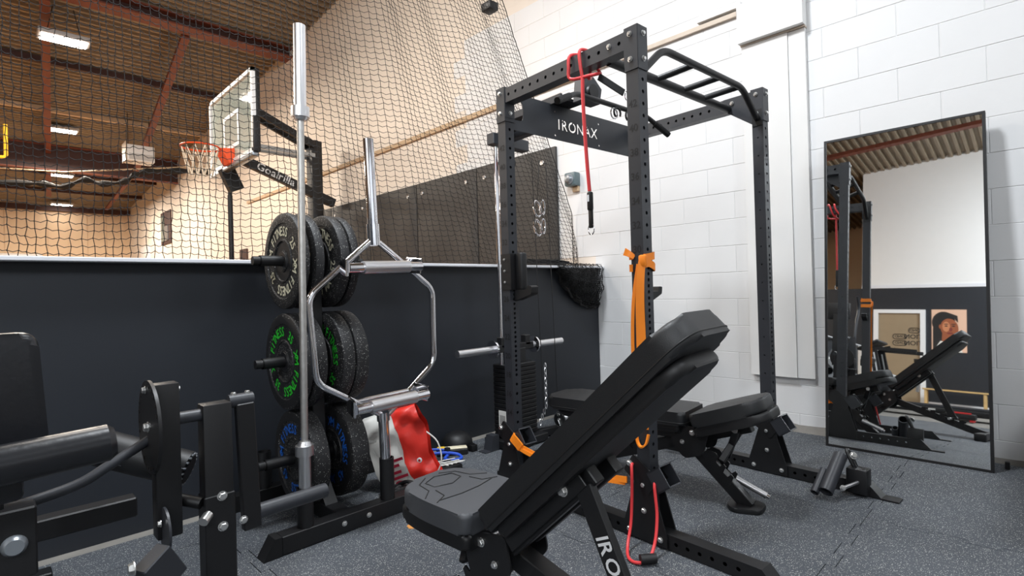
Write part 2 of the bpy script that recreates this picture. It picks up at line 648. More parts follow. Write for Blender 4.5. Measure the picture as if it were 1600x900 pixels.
TX = [-1.245, -0.245, 0.755, 1.755, 2.755, 3.755, 4.02]
TY = [-2.415, -1.415, -0.415, 0.585, 1.585, 2.585, 2.86]
G = 0.0017
hcache = {}
for i in range(len(TX) - 1):
    for j in range(len(TY) - 1):
        x0, x1, y0, y1 = TX[i], TX[i + 1], TY[j], TY[j + 1]
        big_x = x1 - x0 > .6; big_y = y1 - y0 > .6
        bot = edge_line((x0, y0), (x1, y0), 0) if j > 0 and big_x else [Vector((x0, y0)), Vector((x1, y0))]
        right = edge_line((x1, y0), (x1, y1), 0) if i < len(TX) - 2 and big_y else [Vector((x1, y0)), Vector((x1, y1))]
        top = edge_line((x0, y1), (x1, y1), 0)[::-1] if j < len(TY) - 2 and big_x else [Vector((x1, y1)), Vector((x0, y1))]
        left = edge_line((x0, y0), (x0, y1), 0)[::-1] if i > 0 and big_y else [Vector((x0, y1)), Vector((x0, y0))]
        poly = bot[:-1] + right[:-1] + top[:-1] + left[:-1]
        # pull the outline in by the joint width
        m_ = len(poly); pin = []
        for k in range(m_):
            t = (poly[(k + 1) % m_] - poly[k - 1]).normalized()
            pin.append(poly[k] + Vector((-t.y, t.x)) * G)
        mb = MB().prism([(p.x, p.y) for p in pin], -0.0118, 0.0)
        mb.build('rubber_tile', 'rubber_floor', FLOOR)

# block wall ---------------------------------------------------------------------
WALL = MB().b2((WX, -6.5, -0.1), (WX + .3, LY + .02, 6.4)).build('wall_right', 'paint_white'); struct(WALL)
HW = MB().b2((WX, LY + .02, -0.1), (WX + .3, 26, 6.4)).build('wall_hall', 'far_block'); struct(HW)
_bm = bmesh.new()
bmesh.ops.create_cube(_bm, size=1)
for v in _bm.verts:
    v.co = Vector((v.co.x * .012, v.co.y * .4125, v.co.z * .2022))
_ed = [e for e in _bm.edges if all(v.co.x < 0 for v in e.verts)]
bmesh.ops.bevel(_bm, geom=_ed, offset=.0022, segments=1, affect='EDGES')
mb = MB(); mb.from_bm(_bm, None, False)
_bo = mb.build('block', 'paint_white', WALL)
BLOCK = _bo.data
nb = 0
first = True
for row in range(-1, 19):
    zc = .114 + .2045 * row + .10225
    off = 0.0 if row % 2 == 0 else .2075
    for k in range(-6, 15):
        yc = 1.041 - .2075 + off - .415 * (5 - k) + .415 * 5 - .415
        if yc < -2.6 or yc > 4.9:
            continue
        if yc > LY + .15 and (zc < 1.3 or zc > 3.9):
            continue
        if yc < -.9 and zc > 2.9:
            continue
        if nb >= 296:
            continue
        par = WALL if yc < LY + .15 else HW
        if first:
            b = _bo; first = False
        else:
            b = bpy.data.objects.new('block', BLOCK); COL.objects.link(b); b.parent = par
        b.location = (WX + .0025 + random.uniform(-.0006, .0006), yc, zc)
        nb += 1

# pilaster boxed out in front of the blocks
mb = MB()
mb.b2((WX - .05, 1.245, .375), (WX - .006, 1.56, 2.80))
o = mb.build('trim_1', 'paint_white_smooth'); struct(o)
o = MB().b2((WX - .038, 1.135, .375), (WX - .006, 1.243, 2.80)).build('trim_2', 'paint_white_smooth'); struct(o)
o = MB().b2((WX - .10, 1.13, 2.815), (WX - .006, 1.57, 3.10)).build('trim_3', 'paint_white_smooth'); struct(o)
o = MB().b2((WX - .05, 1.56, 3.11), (WX - .006, 1.90, 3.15)).build('trim_4', 'paint_white_smooth'); struct(o)
o = MB().b2((WX - .03, 1.60, 3.06), (WX - .006, 3.1, 3.095)).build('trim_5', 'strip_pale'); struct(o)
o = MB().b2((WX - .03, 3.1, 3.045), (WX - .006, 12.0, 3.10)).build('trim_13', 'wood_strip'); struct(o)
o = MB().b2((WX - .055, 1.13, 2.803), (WX - .006, 1.565, 2.813)).build('trim_6', 'strip_pale'); struct(o)
# rough cement skirting where wall and floor meet
pts = []
for k in range(60):
    y = -2.5 + k * .0915
    k_ = 1.0 if 1.05 < y < 2.9 else .3
    pts.append((y, .03 + k_ * .04 + random.uniform(-.012, .016) * k_, .008 + k_ * .03 + random.uniform(-.01, .02) * k_))
mb = MB()
for k in range(len(pts) - 1):
    (y0, w0, h0), (y1, w1, h1) = pts[k], pts[k + 1]
    mb.add([(WX - w0, y0, -.012), (WX - .004, y0, -.012), (WX - .004, y0, h0), (WX - w1, y1, -.012), (WX - .004, y1, -.012), (WX - .004, y1, h1)],
           [(0, 2, 5, 3)])
o = mb.build('baseboard_right', 'concrete'); struct(o)

# low black wall -------------------------------------------------------------------
o = MB().b2((-6, LY, -.012), (WX - .008, LY + .12, 1.222)).build('wall_low', 'paint_black'); struct(o); LOW = o
o = MB().rbox(((-6 + WX - .01) / 2, LY + .025, 1.232), (6 + WX - .01, .21, .019), .003, 1).build('trim_7', 'cap_white'); struct(o)
# light bracket under the end of the cap
mb = MB().prism([(0, 0), (-.07, 0), (-.01, -.15), (0, -.15)], -.015, .015, axes((WX - .03, LY, 1.221), (0, 1, 0), (0, 0, 1)))
o = mb.build('trim_8', 'cap_white'); struct(o)

# far hall -------------------------------------------------------------------------
o = MB().b2((-14, 24.6, -.1), (WX, 24.9, 6.0)).build('wall_far', 'far_wall'); struct(o)
# vertical boards on the far wall
for k in range(26):
    x0 = 3.9 - k * .55
    MB().b2((x0 - .53, 24.575, 0), (x0, 24.602, 4.25)).build('panel', 'far_wall', o)
o = MB().b2((-14, 24.45, 4.28), (WX, 24.6, 4.45)).build('trim_9', 'girder_dark'); struct(o)
# doorway and window seen through the net
dd = MB().b2((.35, 24.5, 0), (1.55, 24.56, 2.75)).build('door_1', 'frame_white'); struct(dd)
MB().b2((.5, 24.46, 0), (1.4, 24.5, 2.55)).build('door_leaf', 'glass_green', dd)
MB().b2((.93, 24.44, 0), (.98, 24.47, 2.55)).build('door_rail', 'frame_white', dd)
ww = MB().b2((WX - .03, 18.4, 2.75), (WX, 19.6, 3.75)).build('window_1', 'girder_dark'); struct(ww)
MB().b2((WX - .05, 18.7, 2.85), (WX - .03, 19.1, 3.3)).build('pane', 'steel_gray', ww)
MB().b2((WX - .05, 19.15, 2.85), (WX - .03, 19.5, 3.65)).build('pane', 'glass_green', ww)
dd = MB().b2((WX - .05, 21.3, 0), (WX, 22.6, 2.9)).build('door_2', 'frame_white'); struct(dd)
MB().b2((WX - .07, 21.5, 0), (WX - .05, 22.4, 2.7)).build('door_leaf', 'paint_white_smooth', dd)

# roof: corrugated deck, girders, purlins ---------------------------------------------
def roof_z(y):
    return 6.22 - .0675 * y


mb = MB()
Y0, Y1, PT = -9.0, 24.7, .155
n = int((Y1 - Y0) / PT)
for x0, x1 in ((-14.0, WX + .2),):
    prof = []
    for k in range(n):
        y = Y0 + k * PT
        prof += [(y, 0), (y + .05, 0), (y + .072, .075), (y + .133, .075)]
    vs_ = []
    for (y, dz) in prof:
        vs_ += [(x0, y, roof_z(y) + dz), (x1, y, roof_z(y) + dz)]
    mb.add(vs_, [(2 * i, 2 * i + 1, 2 * i + 3, 2 * i + 2) for i in range(len(prof) - 1)])
ROOF = mb.build('ceiling', 'deck_steel'); struct(ROOF)


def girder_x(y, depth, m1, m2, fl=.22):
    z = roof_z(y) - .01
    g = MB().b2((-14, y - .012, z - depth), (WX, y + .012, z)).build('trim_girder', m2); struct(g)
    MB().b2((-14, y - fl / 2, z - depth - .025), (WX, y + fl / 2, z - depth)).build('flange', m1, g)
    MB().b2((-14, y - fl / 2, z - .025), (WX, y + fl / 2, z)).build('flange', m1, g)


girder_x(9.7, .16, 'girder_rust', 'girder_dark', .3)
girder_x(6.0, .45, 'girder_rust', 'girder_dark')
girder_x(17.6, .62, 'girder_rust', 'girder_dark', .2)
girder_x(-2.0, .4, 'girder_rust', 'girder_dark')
for y in (12.4, 14.9, 20.2, 22.4):
    g = MB().b2((-14, y - .05, roof_z(y) - .1), (WX, y + .05, roof_z(y))).build('trim_purlin', 'girder_dark' if y != 14.9 else 'wood_strip'); struct(g)


def strut_y(x0, y0, x1, y1, dz0, dz1, w=.12, m='girder_rust'):
    g = MB().bar((x0, y0, roof_z(y0) - dz0), (x1, y1, roof_z(y1) - dz1), w, .08).build('trim_brace', m); struct(g)


strut_y(.72, 9.9, 1.62, 22.5, .18, .2)
strut_y(2.47, 9.9, 3.0, 17.0, .18, .55)
strut_y(3.1, 18.0, 3.3, 24.0, .4, .2, .1)
strut_y(-3.5, -6, -3.5, 4, .5, .5, .16)
strut_y(-5.5, -6, -5.5, 4, .5, .5, .16)

# behind the camera: the far gym wall that the mirror shows -----------------------------
BX = -8.5
bw = MB().b2((BX - .3, -12, -.012), (BX, 12, 2.88)).build('wall_back', 'paint_black'); struct(bw)
bw2 = MB().b2((BX - .3, -12, 2.88), (BX - .01, 3.42, 6.9)).build('wall_back_upper', 'paint_white_smooth'); struct(bw2)
o = MB().b2((BX - .02, -12, 2.88), (BX + .03, 3.42, 2.96)).build('trim_10', 'cap_white'); struct(o)
o = MB().b2((BX, -12, -.012), (BX + .02, 12, .13)).build('baseboard_back', 'cap_white'); struct(o)
o = MB().b2((-14, -9.3, -.1), (WX + .3, -9.0, 7.2)).build('wall_rear', 'paint_white_smooth'); struct(o)
# glowing windows added in the unseen rear wall as fill light
for k in range(5):
    x0 = -7.5 + k * 2.2
    w_ = MB().b2((x0, -9.0, 1.9), (x0 + 1.9, -8.94, 4.4)).build('window_%d' % (k + 2), 'frame_white'); struct(w_)
    for i in range(3):
        for j in range(3):
            MB().b2((x0 + .06 + i * .6, -8.94, 1.96 + j * .8), (x0 + .64 + i * .6, -8.93, 2.72 + j * .8)).build('pane', 'window_fill', w_)
o = MB().b2((-14.3, -9.3, -.1), (-14, 25, 7.2)).build('wall_outer', 'far_wall'); struct(o)

# ================================================================== POWER RACK
RK = 0.07
BC = Vector((1.946, 1.182, 0))
RW, RD, RH, TW = 1.14, .84, 2.12, .06
rack = thing('power_rack', 'tall black steel power rack with perforated uprights and cut-out name plate', 'power rack', BC, -RK)


def rk(x, y, z):
    return MW[rack.name] @ Vector((x, y, z))


def holes_front():
    zs = [.30 + .05 * k for k in range(6)]
    zs += [.60 + .025 * k for k in range(25)]
    zs += [1.25 + .05 * k for k in range(14)]
    return zs


for ux, uy in ((0, 0), (0, RD), (RW, 0), (RW, RD)):
    mb = MB()
    side = [.35 + .1 * k for k in range(16)] if ux else []
    perforated(mb, (ux, uy, 0.0), (ux, uy, RH), TW, TW, (0, 1, 0), hw=side, hh=holes_front(), r=.0045, r2=.0082)
    up = mb.build('upright', 'powder', rack)
    # height marks on the side that faces out
    for num in (range(14, 43, 2) if ux == 0 else ()):
        mb = MB()
        add_text(mb, str(num), .042, axes((ux - TW / 2 - .0008, uy, num * .05 - .3), (0, -1, 0), (0, 0, 1)))
        mb.build('height_mark', 'number_ink', up)

# top side beams
for bx in (0, RW):
    mb = MB()
    hs = [.03 + .055 * k for k in range(14)]
    perforated(mb, (bx, TW / 2 + .002, 2.072), (bx, RD - TW / 2 - .002, 2.072), TW, .075, (0, 0, 1), hw=hs, r=.0085)
    mb.build('side_beam', 'powder', rack)
    # end plates and gussets
    for ey, sg in ((TW / 2, 1), (RD - TW / 2, -1)):
        mb = MB().box((bx, ey + sg * .003, 2.035), (.066, .006, .15))
        mb.build('end_plate', 'powder', rack)
# corner gussets on the beam by the far right upright and the near one
for gx, gm in ((RW - TW / 2 - .003, 1), (-TW / 2 - .003, 0)):
    if gm:
        mb = MB().prism([(.03, 2.11), (.19, 2.11), (.19, 2.035), (.17, 2.03), (.03, 1.93)], 0, .005, axes((gx, 0, 0), (0, 1, 0), (0, 0, 1)))
        mb.build('gusset', 'powder', rack)
# plates wrapped around the upright heads
for ux, uy in ((0, 0), (RW, 0), (0, RD)):
    z0 = 1.94
    mb = MB().box((ux - TW / 2 - .0025, uy, (z0 + RH) / 2), (.004, TW + .006, RH - z0))
    mb.box((ux, uy - TW / 2 - .0025, (z0 + RH) / 2), (TW + .006, .004, RH - z0))
    mb.build('head_plate', 'powder', rack)
for ux, uy, zs, sides in ((0, 0, (2.09, 1.985), 'xy'), (RW, 0, (2.09, 1.985), 'xy'), (0, RD, (2.09, 1.985), 'x'), (0, RD, (1.985,), 'y')):
    for z in zs:
        if 'x' in sides:
            bolt(rack, (ux - TW / 2 - .0045, uy + .004, z), (-1, 0, 0), .0095)
        if 'y' in sides:
            bolt(rack, (ux + .004, uy - TW / 2 - .0045, z), (0, -1, 0), .0095)
bolt(rack, (-TW / 2, .115, 2.078), (-1, 0, 0), .0095)
bolt(rack, (RW - TW / 2 - .005, .14, 2.078), (-1, 0, 0), .0095)

# name plate with cut-out letters, at the back between the two rear uprights
px0, px1, pz0, pz1 = TW / 2, RW - TW / 2, 1.91, 2.11
PY = RD - .012
outer = [(px0, pz0), (px1, pz0), (px1, pz1), (px0, pz1)]
T = axes((0, PY, 0), (1, 0, 0), (0, 0, 1))


def text_loops(s, size, ox, oy):
    """closed outlines of a string"""
    vv, ff = text_geo(s)
    ed = {}
    al = set()
    for f in ff:
        for i in range(len(f)):
            al.add((f[i], f[(i + 1) % len(f)]))
    for (a, b) in al:
        if (b, a) not in al:
            ed[a] = b
    loops = []
    while ed:
        st = next(iter(ed)); lp = []; k = st
        while k in ed:
            lp.append((vv[k][0] * size + ox, vv[k][1] * size + oy)); k = ed.pop(k)
        loops.append(lp)
    return loops


def sarea(lp):
    return sum(lp[i - 1][0] * lp[i][1] - lp[i][0] * lp[i - 1][1] for i in range(len(lp))) / 2


def sheet(mb, outer, holes, th, M):
    from mathutils.geometry import tessellate_polygon
    rings = [outer] + holes
    tri = tessellate_polygon([[Vector((x, y, 0)) for x, y in r_] for r_ in rings])
    fl_ = [p for r_ in rings for p in r_]
    n = len(fl_)
    fs = []
    for t in tri:
        t = list(t)
        ar = sarea([fl_[i] for i in t])
        if ar < 0:
            t = t[::-1]
        fs.append([i + n for i in t]); fs.append(t[::-1])
    k0 = 0
    for r_ in rings:
        m_ = len(r_)
        for i in range(m_):
            j = (i + 1) % m_
            fs.append([k0 + i, k0 + j, k0 + j + n, k0 + i + n])
        k0 += m_
    mb.add([(x, y, -th) for x, y in fl_] + [(x, y, th) for x, y in fl_], fs, M)


pos = [.398, .444, .511, .582, .648, .710]
hol = []
isl = []
for ch, xx in zip('IRONAX', pos):
    lps = text_loops(ch, .085, xx, 2.0)
    lps.sort(key=lambda l: -abs(sarea(l)))
    hol.append(lps[0]); isl += lps[1:]
for xx, zz in ((.365, 2.07), (.365, 1.935), (.755, 2.07), (.755, 1.935)):
    hol.append([(xx + .006 * math.cos(a * PI / 5), zz + .006 * math.sin(a * PI / 5)) for a in range(10)])
hol.append(round_poly([(.05, 1.965), (.115, 1.965), (.115, 2.075), (.05, 2.075)], [.0, .03, .03, 0.0], 5))
mb = MB()
sheet(mb, outer, hol, .002, T)
plate = mb.build('name_plate', 'powder', rack)
for il in isl:
    # stencil bridge and centre of the letter
    mb = MB()
    sheet(mb, il, [], .002, T)
    cx_ = sum(p[0] for p in il) / len(il); cz_ = sum(p[1] for p in il) / len(il)
    mb.box((cx_ + .014, cz_ + .014, 0), (.05, .007, .0036), T @ Matrix.Translation((cx_, cz_, 0)) @ Matrix.Rotation(.8, 4, 'Z') @ Matrix.Translation((-cx_, -cz_, 0)))
    mb.build('stencil_centre', 'powder', plate)
# bent flange on top of the plate
MB().b2((px0, PY, pz1 - .002), (px1, PY + .05, pz1 + .002)).build('plate_flange', 'powder', rack)

# pull-up station
MB().cyl((.03, .165, 2.05), (RW - .03, .165, 2.05), .022, 18).build('thick_grip_bar', 'powder_dark', rack)
pf = bent([(.028, 0, 1.955), (.055, 0, 1.965), (.20, 0, 2.088), (.94, 0, 2.088), (RW - .055, 0, 1.965), (RW - .028, 0, 1.955)], .06, 6)
MB().tube(pf, .0165, 14).build('pull_up_bar', 'powder_dark', rack)
for xa, xb in ((.385, .455), (.62, .70), (.82, .905)):
    MB().cyl((xa, .16, 2.05), (xb, .005, 2.085), .0155, 14).build('grip_rung', 'powder_dark', rack)
for xx, sg in ((.032, 1), (RW - .032, -1)):
    MB().box((xx, 0, 1.96), (.006, .055, .09)).build('bar_mount', 'powder_dark', rack)

# base runners with slanted floor flanges, gusset plates at the feet
for bx in (0, RW):
    mb = MB()
    hs = [.07 + .05 * k for k in range(8)] + [.60 + .05 * k for k in range(12)]
    perforated(mb, (bx, -.46, .034), (bx, RD + .12, .034), TW, TW, (0, 0, 1), hw=hs, r=.0085)
    mb.build('base_runner', 'powder_dark', rack)
    mb = MB().prism([(-.46, .004), (-.46, .066), (-.475, .066), (-.53, .008), (-.60, .008), (-.60, .002), (-.50, .002)], -.035, .035,
                    axes((bx, 0, 0), (0, 1, 0), (0, 0, 1)))
    mb.build('floor_flange', 'powder_dark', rack)
    for fy in (0, RD):
        for sx in (-1, 1):
            mb = MB().prism([(-.105, .008), (.105, .008), (.105, .05), (.035, .27), (-.035, .27), (-.105, .05)], -.003, .003,
                            axes((bx + sx * .034, fy, 0), (0, 1, 0), (0, 0, 1)))
            mb.build('foot_plate', 'powder_dark', rack)
            for by, bz in ((-.075, .035), (.075, .035), (0, .13), (0, .235)):
                if sx < 0:
                    bolt(rack, (bx + sx * .037, fy + by, bz), (sx, 0, 0), .0095)
mb = MB(); perforated(mb, (TW / 2, RD, .12), (RW - TW / 2, RD, .12), TW, TW, (0, 0, 1), r=.008)
mb.build('rear_cross_beam', 'powder_dark', rack)

# slanted square brackets low on the front uprights and the left rear one
for ux, uy in ((0, 0), (RW, 0), (0, RD)):
    z = .268
    ca, sa = math.cos(-.62), math.sin(-.62)
    # side cheek, tilted
    T2 = axes((ux - TW / 2 - .006, uy, z), (0, -ca, sa), (0, -sa, -ca))
    mb = MB().prism(round_poly([(-.085, -.045), (.06, -.045), (.06, .045), (-.085, .045)], .012), -.004, .004, T2)
    mb.build('bracket_cheek', 'powder_dark', rack)
    T3 = axes((ux + TW / 2 + .006, uy, z), (0, -ca, sa), (0, -sa, -ca))
    mb = MB().prism(round_poly([(-.085, -.045), (.06, -.045), (.06, .045), (-.085, .045)], .012), -.004, .004, T3)
    mb.build('bracket_cheek', 'powder_dark', rack)
    # open square socket in front
    T4 = axes((ux, uy - .075, z + .005), (1, 0, 0), (0, -sa, ca))
    mb = MB()
    for a, b in (((-.04, 0), (.006, .09)), ((.04, 0), (.006, .09))):
        mb.box((a[0], 0, 0), (b[0], .09, .07), T4)
    mb.box((0, -.042, 0), (.086, .006, .07), T4); mb.box((0, .042, 0), (.086, .006, .07), T4)
    mb.build('socket', 'powder', rack)
    bolt(rack, (ux - TW / 2 - .011, uy + .062, z + .045), (-1, 0, 0), .011)

# J-hooks and catch
def j_hook(x, y, z, sgn):
    mb = MB()
    mb.b2((x - .034, y - .034, z - .02), (x - .030, y + .03, z + .17))
    mb.b2((x - .034, y - .044, z - .02), (x + .034, y - .032, z + .17))
    hk = mb.build('j_hook', 'powder_dark', rack)
    MB().rbox((x + .02, y - .07, z + .075), (.045, .05, .2), .012, 3).build('hook_pad', 'plastic_black', hk)
    mb = MB().prism(round_poly([(0, -.03), (.13, .005), (.135, .045), (.105, .05), (.09, .03), (0, .03)], .008, 3), -.024, .024,
                    axes((x + .02, y - .035, z - .05), (0, -1, 0), (0, 0, 1)))
    mb.build('hook_lip', 'plastic_black', hk)
    for dz in (.02, .08, .14):
        bolt(hk, (x - .034, y + .005, z + dz), (-1, 0, 0), .006)
    return hk


j_hook(0, RD, 1.07, 1)
j_hook(0, 0, 1.0, 1) if False else None
mb = MB().prism(round_poly([(0, -.02), (.075, .01), (.08, .04), (.055, .042), (.05, .02), (0, .02)], .006, 3), -.02, .02,
                axes((TW / 2 + .01, .005, 1.005), (1, 0, 0), (0, 0, 1)))
mb.build('side_hook', 'plastic_black', rack)

# ------------------------------------------------------------------ lat tower behind the rack
TWX, TWY = 2.58, 2.58
lat = thing('lat_pulldown_tower', 'black weight stack tower with chrome guide rods behind left rear upright', 'weight machine', (TWX, TWY, 0))
for dx in (-.122, -.082):
    MB().cyl((dx, 0, .06), (dx, 0, 2.02), .0125, 14).build('guide_rod', 'chrome', lat)
MB().rbox((0, 0, 2.055), (.34, .07, .075), .004, 1).build('top_beam', 'powder', lat)
MB().bar((0, 0, 2.09), (-.03, -.35, 2.09), .06, .06).build('top_arm', 'powder', lat)
MB().rbox((0, 0, .035), (.36, .26, .05), .004, 1).build('stack_base', 'powder_dark', lat)
for k in range(17):
    MB().rbox((0, 0, .083 + k * .0285), (.29, .13, .0262), .004, 1).build('weight_plate', 'plastic_black', lat)
MB().rbox((0, 0, .60), (.17, .06, .10), .004, 1).build('carriage', 'powder_dark', lat)
MB().rbox((-.115, 0, .70), (.05, .05, .07), .004, 1).build('bushing', 'powder_dark', lat)
MB().rbox((.115, 0, .70), (.05, .05, .07), .004, 1).build('bushing', 'powder_dark', lat)
MB().rbox((0, 0, .66), (.34, .05, .05), .004, 1).build('horn_beam', 'powder_dark', lat)
for sg in (-1, 1):
    MB().cyl((sg * .17, 0, .66), (sg * .50, 0, .66), .024, 20).build('weight_horn', 'steel', lat)
    MB().lathe([(.024, 0), (.058, 0), (.058, .014), (.024, .02)], 24, axes((sg * .205, 0, .66), (0, 0, 1), (0, sg, 0))).build('horn_collar', 'chrome', lat)
# sticker on the stack side
st = MB().box((-.147, -.02, .17), (.002, .07, .16)).build('sticker', 'paper', lat)
mb = MB()
for k in range(9):
    mb.box((-.1485, -.02 + (k - 4) * .006, .19), (.001, .003 if k % 2 else .0015, .06))
mb.box((-.1485, -.02, .105), (.001, .06, .018))
mb.build('sticker_print', 'ink', st)
# foot brackets
mb = MB().prism([(-.02, 0), (.10, 0), (.10, .006), (.055, .008), (.03, .10), (-.02, .10)], -.035, .035, axes((-.20, .02, 0), (-1, 0, 0), (0, 0, 1)))
mb.build('foot_bracket', 'powder', lat)
# low pulley beside the stack
MB().bar((.15, -.02, .035), (.52, -.10, .035), .05, .05).build('pulley_arm', 'powder_dark', lat)
PM = axes((.33, -.12, .12), (0, -1, 0), (0, 0, 1))
pl = MB().lathe([(.012, -.014), (.055, -.014), (.058, -.010), (.050, 0), (.058, .010), (.055, .014), (.012, .014)], 28, PM).build('pulley', 'steel', lat)
MB().lathe([(0, .015), (.047, .015), (.047, .019), (0, .019)], 28, PM, False).build('pulley_cheek', 'plastic_black', pl)
MB().bar((.305, -.12, .12), (.305, -.16, .045), .005, .022, (1, 0, 0)).build('pulley_strap', 'steel', lat)
for p_ in ((.309, -.12, .12), (.309, -.155, .05), (.309, -.115, .155)):
    bolt(lat, p_, (-1, 0, 0), .010)
# lettered roller clamp on the rod
MB().cyl((-.115, -.05, 1.90), (-.02, -.05, 1.90), .036, 16).build('rod_clamp', 'plastic_black', lat)
MB().cyl((-.12, -.05, 1.90), (-.115, -.05, 1.90), .016, 12).build('clamp_button', 'bar_red', lat)
# cables
for pts_, r_ in (([(.10, -.12, 1.93), (.12, -.15, .18)], .0028), ([(.245, -.12, 1.93), (.27, -.15, .13)], .0028), ([(.20, -.10, 1.95), (.14, -.12, 1.62)], .0028)):
    MB().tube(pts_, r_, 8).build('cable', 'plastic_black', lat)
# snap hooks on the cable: two chrome rings with a gate
for zc in (1.60, 1.47):
    path = [(.13 + .032 * math.cos(a * PI / 9), -.13 + .01 * math.sin(a * PI / 9), zc + .055 * math.sin(a * PI / 9)) for a in range(18)]
    MB().tube(path, .0065, 8, closed=True).build('snap_hook', 'chrome', lat)
    path = [(.165 + .02 * math.cos(a * PI / 9), -.15, zc + .01 + .05 * math.sin(a * PI / 9)) for a in range(18)]
    MB().tube(path, .0055, 8, closed=True).build('snap_hook', 'chrome', lat)
# chain of links at the bottom of the cable
for k in range(12):
    zc = .52 - k * .034
    xx = .155 - (0 if k < 9 else (k - 8) * .022)
    if k % 2:
        path = [(xx + .0085 * math.cos(a * PI / 6), -.14, zc + .022 * math.sin(a * PI / 6)) for a in range(12)]
    else:
        path = [(xx, -.14 + .0085 * math.cos(a * PI / 6), zc + .022 * math.sin(a * PI / 6)) for a in range(12)]
    MB().tube(path, .0032, 6, closed=True).build('chain_link', 'steel', lat)

# ------------------------------------------------------------------ lat bar lying on the pulley carriage on top
lb = thing('lat_pulldown_bar', 'black bent lat bar with knurled ends hanging above the name plate', 'cable bar', rk(.62, .6, 1.95), -RK)
c0 = Vector((.62, .6, 1.95))
pp = [(.10, .55, 2.0), (.31, .61, 2.1), (.95, .61, 2.1), (1.11, .56, 2.0)]
pp = [Vector(p) - c0 for p in pp]
MB().tube(bent(pp, .05, 5), .0145, 12).build('bar', 'powder_dark', lb)
for a, b in ((pp[0], pp[1]), (pp[3], pp[2])):
    q = a + (b - a) * .62
    g = MB().cyl(a - (b - a).normalized() * .004, q, .0175, 14).build('grip', 'plastic_black', lb)
    mb = MB()
    for k in range(14):
        c = a + (q - a) * (k + .5) / 14
        d = (b - a).normalized() * .0035
        mb.cyl(c - d, c + d, .0188, 10)
    mb.build('knurl', 'plastic_black', g)
hk = [(.03 * math.cos(t * PI / 6), -.02, .10 + .03 * math.sin(t * PI / 6)) for t in range(-1, 9)]
MB().tube([(p[0] + .03, p[1] + .02, p[2] + .01) for p in hk], .006, 8).build('hanger_hook', 'plastic_black', lb)
MB().tube([(p[0] + .14, p[1] + .02, p[2] + .01) for p in hk], .006, 8).build('hanger_hook', 'plastic_black', lb)
MB().tube([(.03 * math.cos(t * PI / 8), 0, .10 + .03 * math.sin(t * PI / 8)) for t in range(16)], .004, 8, closed=True).build('snap_ring', 'chrome', lb)

pc = thing('pulley_carriage', 'black pulley arm with angular head reaching over the name plate', 'pulley arm', rk(.44, .84, 2.0), -RK)
MB().b2((-.11, -.10, .115), (.06, .34, .13)).build('arm_plate', 'powder_dark', pc)
MB().b2((-.115, -.10, .105), (-.10, .34, .145)).build('arm_edge', 'powder', pc)
mb = MB().prism([(-.08, -.07), (.07, -.07), (.09, .02), (.02, .075), (-.06, .07)], -.035, .035, axes((.04, -.16, .17), (1, 0, 0), (0, 0, 1)))
mb.build('pulley_head', 'powder', pc)
MB().lathe([(.018, -.012), (.04, -.012), (.034, 0), (.04, .012), (.018, .012)], 18, axes((.03, -.21, .15), (1, 0, 0), (0, 0, 1))).build('pulley', 'plastic_black', pc)
MB().bar((0, .34, .12), (.05, .72, .09), .05, .04).build('rear_arm', 'powder_dark', pc)

